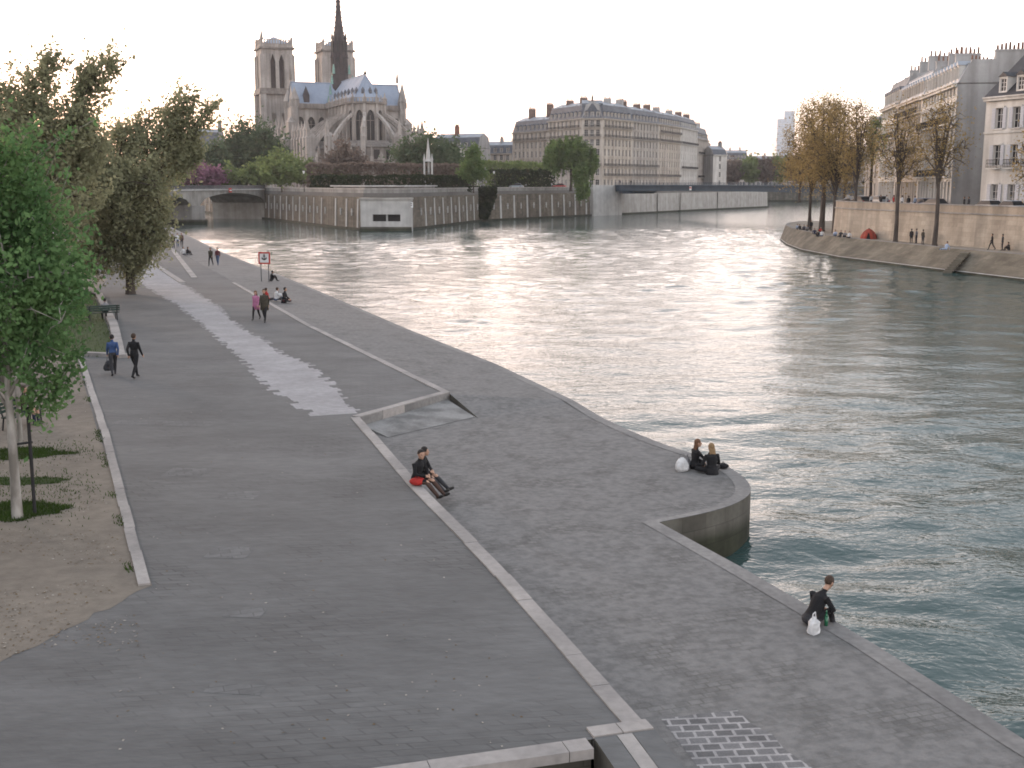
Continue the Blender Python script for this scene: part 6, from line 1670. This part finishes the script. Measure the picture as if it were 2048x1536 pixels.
# right bank people
def RP(px, py): return Z(px, py, SLZ + .0)
RB = [(1822, 487, 'stand', 'black', 'black', "leftmost in black of three standing under the spring trees", 0), (1832, 487, 'stand', 'grey', 'charcoal', "grey clad middle one of three standing under the spring trees", 40), (1845, 489, 'stand', 'olive', 'charcoal', "broad olive clad right one of three standing under the spring trees", -60),
      (1892, 500, 'ground', 'pale', 'pale', "person in pale blue reclining at the edge of the right bank", 120), (1983, 500, 'walk', 'black', 'black', "lone stroller in black by the right bank wall", 80), (2004, 501, 'stand', 'charcoal', 'charcoal', "stroller in charcoal beside a crouching one on the right bank", 60), (2018, 501, 'knees', 'black', 'black', "person crouched in black beside the standing stroller in charcoal", 100),
      (1636, 474, 'knees', 'black', 'charcoal', "person in black sitting on the edge below the russet clump", 150), (1643, 473, 'ground', 'white', 'denim', "person in white sitting on the edge below the russet clump", 150), (1629, 469, 'ground', 'navy', 'navy', "person in navy sitting left below the russet clump", 170), (1641, 466, 'knees', 'red', 'charcoal', "person in red sitting at the trunk of the russet clump", 170),
      (1594, 459, 'knees', 'pale', 'grey', "leftmost seated person out on the quay tip, in pale blue", 190), (1600, 460, 'ground', 'charcoal', 'black', "second person from the left seated on the quay tip", 200), (1608, 461, 'knees', 'navy', 'black', "third seated person on the quay tip, in navy", 160), (1614, 462, 'knees', 'grey', 'charcoal', "grey clad person seated near the quay tip's middle", 160), (1622, 464, 'stand', 'black', 'black', "person standing in black at the left trunk of the clump", 150), (1620, 455, 'stand', 'charcoal', 'black', "person standing further back on the quay tip", 120),
      (1671, 473, 'knees', 'pale', 'denim', "pale blue seated person between the clump and the red tent", 150), (1681, 474, 'ground', 'charcoal', 'black', "charcoal clad person sitting left of the red tent", 150), (1690, 475, 'knees', 'grey', 'black', "grey seated person nearest the left of the red tent", 150), (1698, 476, 'ground', 'white', 'black', "white topped person sitting by the thin tree left of the tent", 150)]
for px, py, k, tp, lg, lb, rz in RB:
    person(lb, RP(px, py), R(rz), k, tp, lg, 'black', h=1.74)
for i, (px, Y, tp, lb) in enumerate(((1744, 172, 'white', "person in white on the upper street left of the others behind the parapet"), (1763, 166, 'charcoal', "person in charcoal leaning at the upper parapet"), (1775, 164, 'white', "white topped person second along the upper parapet"), (1789, 161, 'red', "red topped person behind the parapet by the forked tree"), (1806, 157, 'white', "white shirted person right of the forked tree behind the parapet"), (1819, 155, 'black', "black clad person on the upper street by the shopfronts"), (1832, 153, 'pale', "pale blue person on the upper street by the shopfronts"),
        (1931, 144, 'black', "left of two black clad people before the blank gable"), (1940, 143.5, 'charcoal', "right of two dark people before the blank gable"))):
    person(lb, XY(px, Y, SZ), R(160 + 37 * i), 'stand', tp, 'charcoal', 'brown', h=1.76)
for i, (px, Y, tp, lb) in enumerate(((1164, 356, 'black', "dark walker left of the footbridge on the island street"), (1181, 360, 'charcoal', "dark walker nearing the footbridge from the island street"), (1240, 366, 'navy', "walker in navy at the left end of the footbridge"), (1262, 368, 'black', "walker in black on the left part of the footbridge"), (1104, 350, 'white', "walker in white beside the red car on the island"), (1052, 342, 'white', "white clad walker between the two parked cars"))):
    person(lb, XY(px, Y, 8.76 if px > 1230 else CZ - .5), R(90 * (i % 3)), 'walk', tp, 'charcoal', 'brown', h=1.76)
finish_people()

# ------------------------------------------------------------------ things on the quays
def river_sign():
    a, b = Z(523, 563, 1.62), Z(535, 561, 1.62)
    T = thing("river_sign", "square white river sign with red border and black symbol on two posts", "sign", a)
    ax = Vector((.62, -.05, 0)) ; h = 1.42
    for p in (Vector((0, 0, 0)), ax):
        m = MB(); m.tube([p + Vector((0, 0, -.3)), p + Vector((0, 0, h + .98 + (.15 if p.x else 0)))], .04, 8); m.build("post", M['dark_rail'], T)
    an = math.atan2(ax.y, ax.x); c = ax * .5 + Vector((0, -.06, h + .48))
    m = MB(); m.box(c, (.96, .05, .96), an); m.build("panel", M['red'], T)
    m = MB(); m.box(c + Vector((0, -.032, 0)), (.72, .02, .72), an); m.build("white_field", M['white'], T)
    m = MB(); cc = c + Vector((0, -.052, 0))
    for u in range(14):                                     # black mark: ring with a stem, as on an anchoring sign
        t = math.pi * (1.1 + .8 * u / 13); m.box(cc + Vector((.18 * math.cos(t), 0, .18 * math.sin(t) + .07)), (.08, .02, .08), 0)
    m.box(cc + Vector((0, 0, .04)), (.06, .02, .40), 0); m.box(cc + Vector((0, 0, .16)), (.20, .02, .055), 0)
    for u in range(10): t = 2 * math.pi * u / 10; m.box(cc + Vector((.05 * math.cos(t), 0, .26 + .05 * math.sin(t))), (.035, .02, .035), 0)
    m.build("symbol", M['black'], T)
    m = MB(); m.box(c + Vector((0, .05, .3)), (.9, .04, .05), an); m.box(c + Vector((0, .05, -.3)), (.9, .04, .05), an); m.build("bracket", M['dark_rail'], T)
river_sign()
def bench(label, loc, rz):
    T = thing("park_bench", label, "bench", loc, rz)
    m = MB()
    for k in range(4): m.b2(-.9, .9, -.05 + k * .11, .04 + k * .11, .42, .455)
    m.build("seat", M['bench'], T)
    m = MB()
    for k in range(3): m.b2(-.9, .9, -.14 - k * .02, -.10 - k * .02, .55 + k * .12, .64 + k * .12)
    m.build("backrest", M['bench'], T)
    for s in (-.75, .75):
        m = MB(); m.tube([(s, .30, 0), (s, .28, .42), (s, -.08, .42), (s, -.2, .88)], .03, 6); m.tube([(s, -.12, 0), (s, -.06, .42)], .03, 6); m.build("leg", M['iron'], T)
M['bench'] = mat("dark_green_bench_wood", (.022, .045, .035), (.016, .03, .024), 3, .6)
bench("dark green bench at the end of the planted turf, half hidden by leaves", Z(207, 641, QZ), R(30))
bench("dark green bench behind the young tree's pale trunk", Z(40, 852, QZ), R(-100))
def tent():
    p = RP(1737, 478); T = thing("red_tent", "small red dome tent pitched by the wall right of the thin tree", "tent", p); T.scale = (.82, .82, .9)
    m = MB(); n = 12
    for (r0, z0), (r1, z1) in zip(((1.35, 0), (1.25, .5), (.9, 1.0), (.45, 1.35)), ((1.25, .5), (.9, 1.0), (.45, 1.35), (.04, 1.5))): m.cone((0, 0), r0, r1, z0, z1, 8)
    m.build("canopy", mat("red_tent_cloth", (.30, .05, .03), (.23, .04, .025), 2, .8), T)
    m = MB(); m.poly([(-.75, -1.32, .02), (-.1, -1.36, .02), (-.25, -1.12, .75), (-.42, -1.0, .95)]); m.build("door_flap", CLOTH['black'], T)
    m = MB(); 
    for k in range(2): a = R(22.5 + 90 * k); m.tube([(1.36 * math.cos(a), 1.36 * math.sin(a), 0), (.92 * math.cos(a), .92 * math.sin(a), 1.03), (0, 0, 1.55), (-.92 * math.cos(a), -.92 * math.sin(a), 1.03), (-1.36 * math.cos(a), -1.36 * math.sin(a), 0)], .025, 5)
    m.build("poles", M['iron'], T)
tent()
person_on_tent = None
def car(label, loc, rz, paint):
    T = thing("parked_car", label, "car", loc, rz)
    def prof(w, pts):
        m = MB(); m.hexa([(-w, y, z) for y, z in pts], [(w, y, z) for y, z in pts]); return m
    m = prof(.84, [(-2.05, .32), (2.0, .32), (2.1, .55), (2.0, .80), (1.1, .92), (-1.7, .95), (-2.08, .85), (-2.12, .5)]); m.build("body", paint, T)
    m = MB(); m.hexa([(-.78, -1.75, .95), (.78, -1.75, .95), (.78, 1.0, .92), (-.78, 1.0, .92)], [(-.62, -1.25, 1.42), (.62, -1.25, 1.42), (.62, .25, 1.42), (-.62, .25, 1.42)]); m.build("windows", M['glass'], T)
    m = MB(); m.hexa([(-.64, -1.30, 1.42), (.64, -1.30, 1.42), (.64, .28, 1.42), (-.64, .28, 1.42)], [(-.58, -1.1, 1.47), (.58, -1.1, 1.47), (.58, .1, 1.47), (-.58, .1, 1.47)]); m.build("roof", paint, T)
    for x in (-.80, .80):
        for y in (-1.3, 1.3):
            m = MB(); m.tube([(x - .1, y, .32), (x + .1, y, .32)], .32, 14); o = m.build("wheel", M['black'], T); m = MB(); m.tube([(x - .11, y, .32), (x + .11, y, .32)], .18, 10); m.build("rim", M['zinc'], o)
        m = MB(); m.box((x * .8, 2.03, .66), (.34, .12, .14)); m.build("headlight", M['white'], T); m = MB(); m.box((x * .85, -2.09, .72), (.26, .08, .2)); m.build("tail_light", M['red'], T)
    return T
PNT = {k: mat("car_paint_" + k, c, tuple(x * .95 for x in c), 1, .3, spec=.5) for k, c in dict(silver=(.34, .38, .42), white=(.6, .6, .6), black=(.02, .02, .022), red=(.35, .03, .025), blue=(.05, .08, .16)).items()}
car("silver blue parked car on the island behind the low parapet", XY(1032, 335, CZ - .5), R(80), PNT['silver'])
car("red parked car behind the weeping willow on the island", XY(1118, 352, CZ - .5), R(75), PNT['red'])
for i, (px, Y, c, lb) in enumerate(((1977, 137.5, 'white', "white parked car before the house with shutters"), (2022, 133.5, 'silver', "silver parked car at the right border behind the parapet"), (1870, 150, 'black', "black parked car left of the blank gable"), (1846, 153.5, 'blue', "dark blue parked car by the forked tree on the street"), (1757, 181, 'silver', "silver parked car furthest along the upper street"), (1722, 178, 'black', "black parked car at the far left of the upper street"))):
    car(lb, XY(px, Y, SZ), R(14), PNT[c])
def lamp_post(label, loc, h):
    T = thing("street_lamp", label, "lamp post", loc)
    m = MB(); m.tube([(0, 0, 0), (0, 0, .9), (0, 0, 1.0), (0, 0, h - .8)], [.13, .10, .06, .045], 8); m.build("post", M['iron'], T)
    m = MB(); m.cone((0, 0), .16, .28, h - .8, h - .2, 6); m.build("lantern", M['white'], T)
    m = MB(); m.cone((0, 0), .32, .04, h - .2, h + .1, 6); m.build("cap", M['iron'], T)
lamp_post("old street lamp with white lantern in the garden left of the hedges", XY(608, 272, CZ - .9), HZ(340, 272) - CZ + .9)
lamp_post("old street lamp with white lantern by the ivy curtain", XY(988, 312, CZ - .9), HZ(341, 312) - CZ + .9)
def gothic_fountain():
    Y = 283; T = thing("gothic_fountain", "slim white gothic fountain with open pillars and a spirelet before the dark dome tree", "fountain", XY(857, Y, CZ - .9)); top = HZ(276, Y) - CZ + .9
    m = MB(); m.cone((0, 0), 2.2, 2.0, 0, .8, 8); m.cone((0, 0), 1.0, .9, .8, 2.2, 6); m.build("basin", M['white_stone'], T)
    for k in range(3):
        a = R(90 + 120 * k); x, y = 1.05 * math.cos(a), 1.05 * math.sin(a); m = MB(); m.box((x, y, 4.6), (.42, .42, 5.4)); m.cone((x, y), .3, .03, 7.3, 8.9, 4); m.build("pillar", M['white_stone'], T)
    m = MB(); m.cone((0, 0), 1.1, .8, 7.0, 7.5, 6); m.cone((0, 0), .6, .05, 7.5, top, 6); m.build("spirelet", M['white_stone'], T)
    m = MB(); m.cone((0, 0), .4, .28, 2.2, 3.8, 8); m.cone((0, 0), .26, .2, 3.8, 4.5, 8); m.build("figure", M['grey_stone'], T)
gothic_fountain()
# ------------------------------------------------------------------ evening haze over the river
def haze():
    m = bpy.data.materials.new("evening_haze"); m.use_nodes = True
    n, l = nodes(m); n.remove(n["Principled BSDF"])
    v = n.new("ShaderNodeVolumePrincipled"); v.inputs['Color'].default_value = (.93, .92, .93, 1); v.inputs['Density'].default_value = .00011; v.inputs['Anisotropy'].default_value = .2
    l.new(v.outputs[0], n["Material Output"].inputs['Volume'])
    b = MB(); b.b2(-3200, 3200, -400, 5200, -4.5, 110)
    o = tag(b.build("haze", m), kind='stuff')
haze()
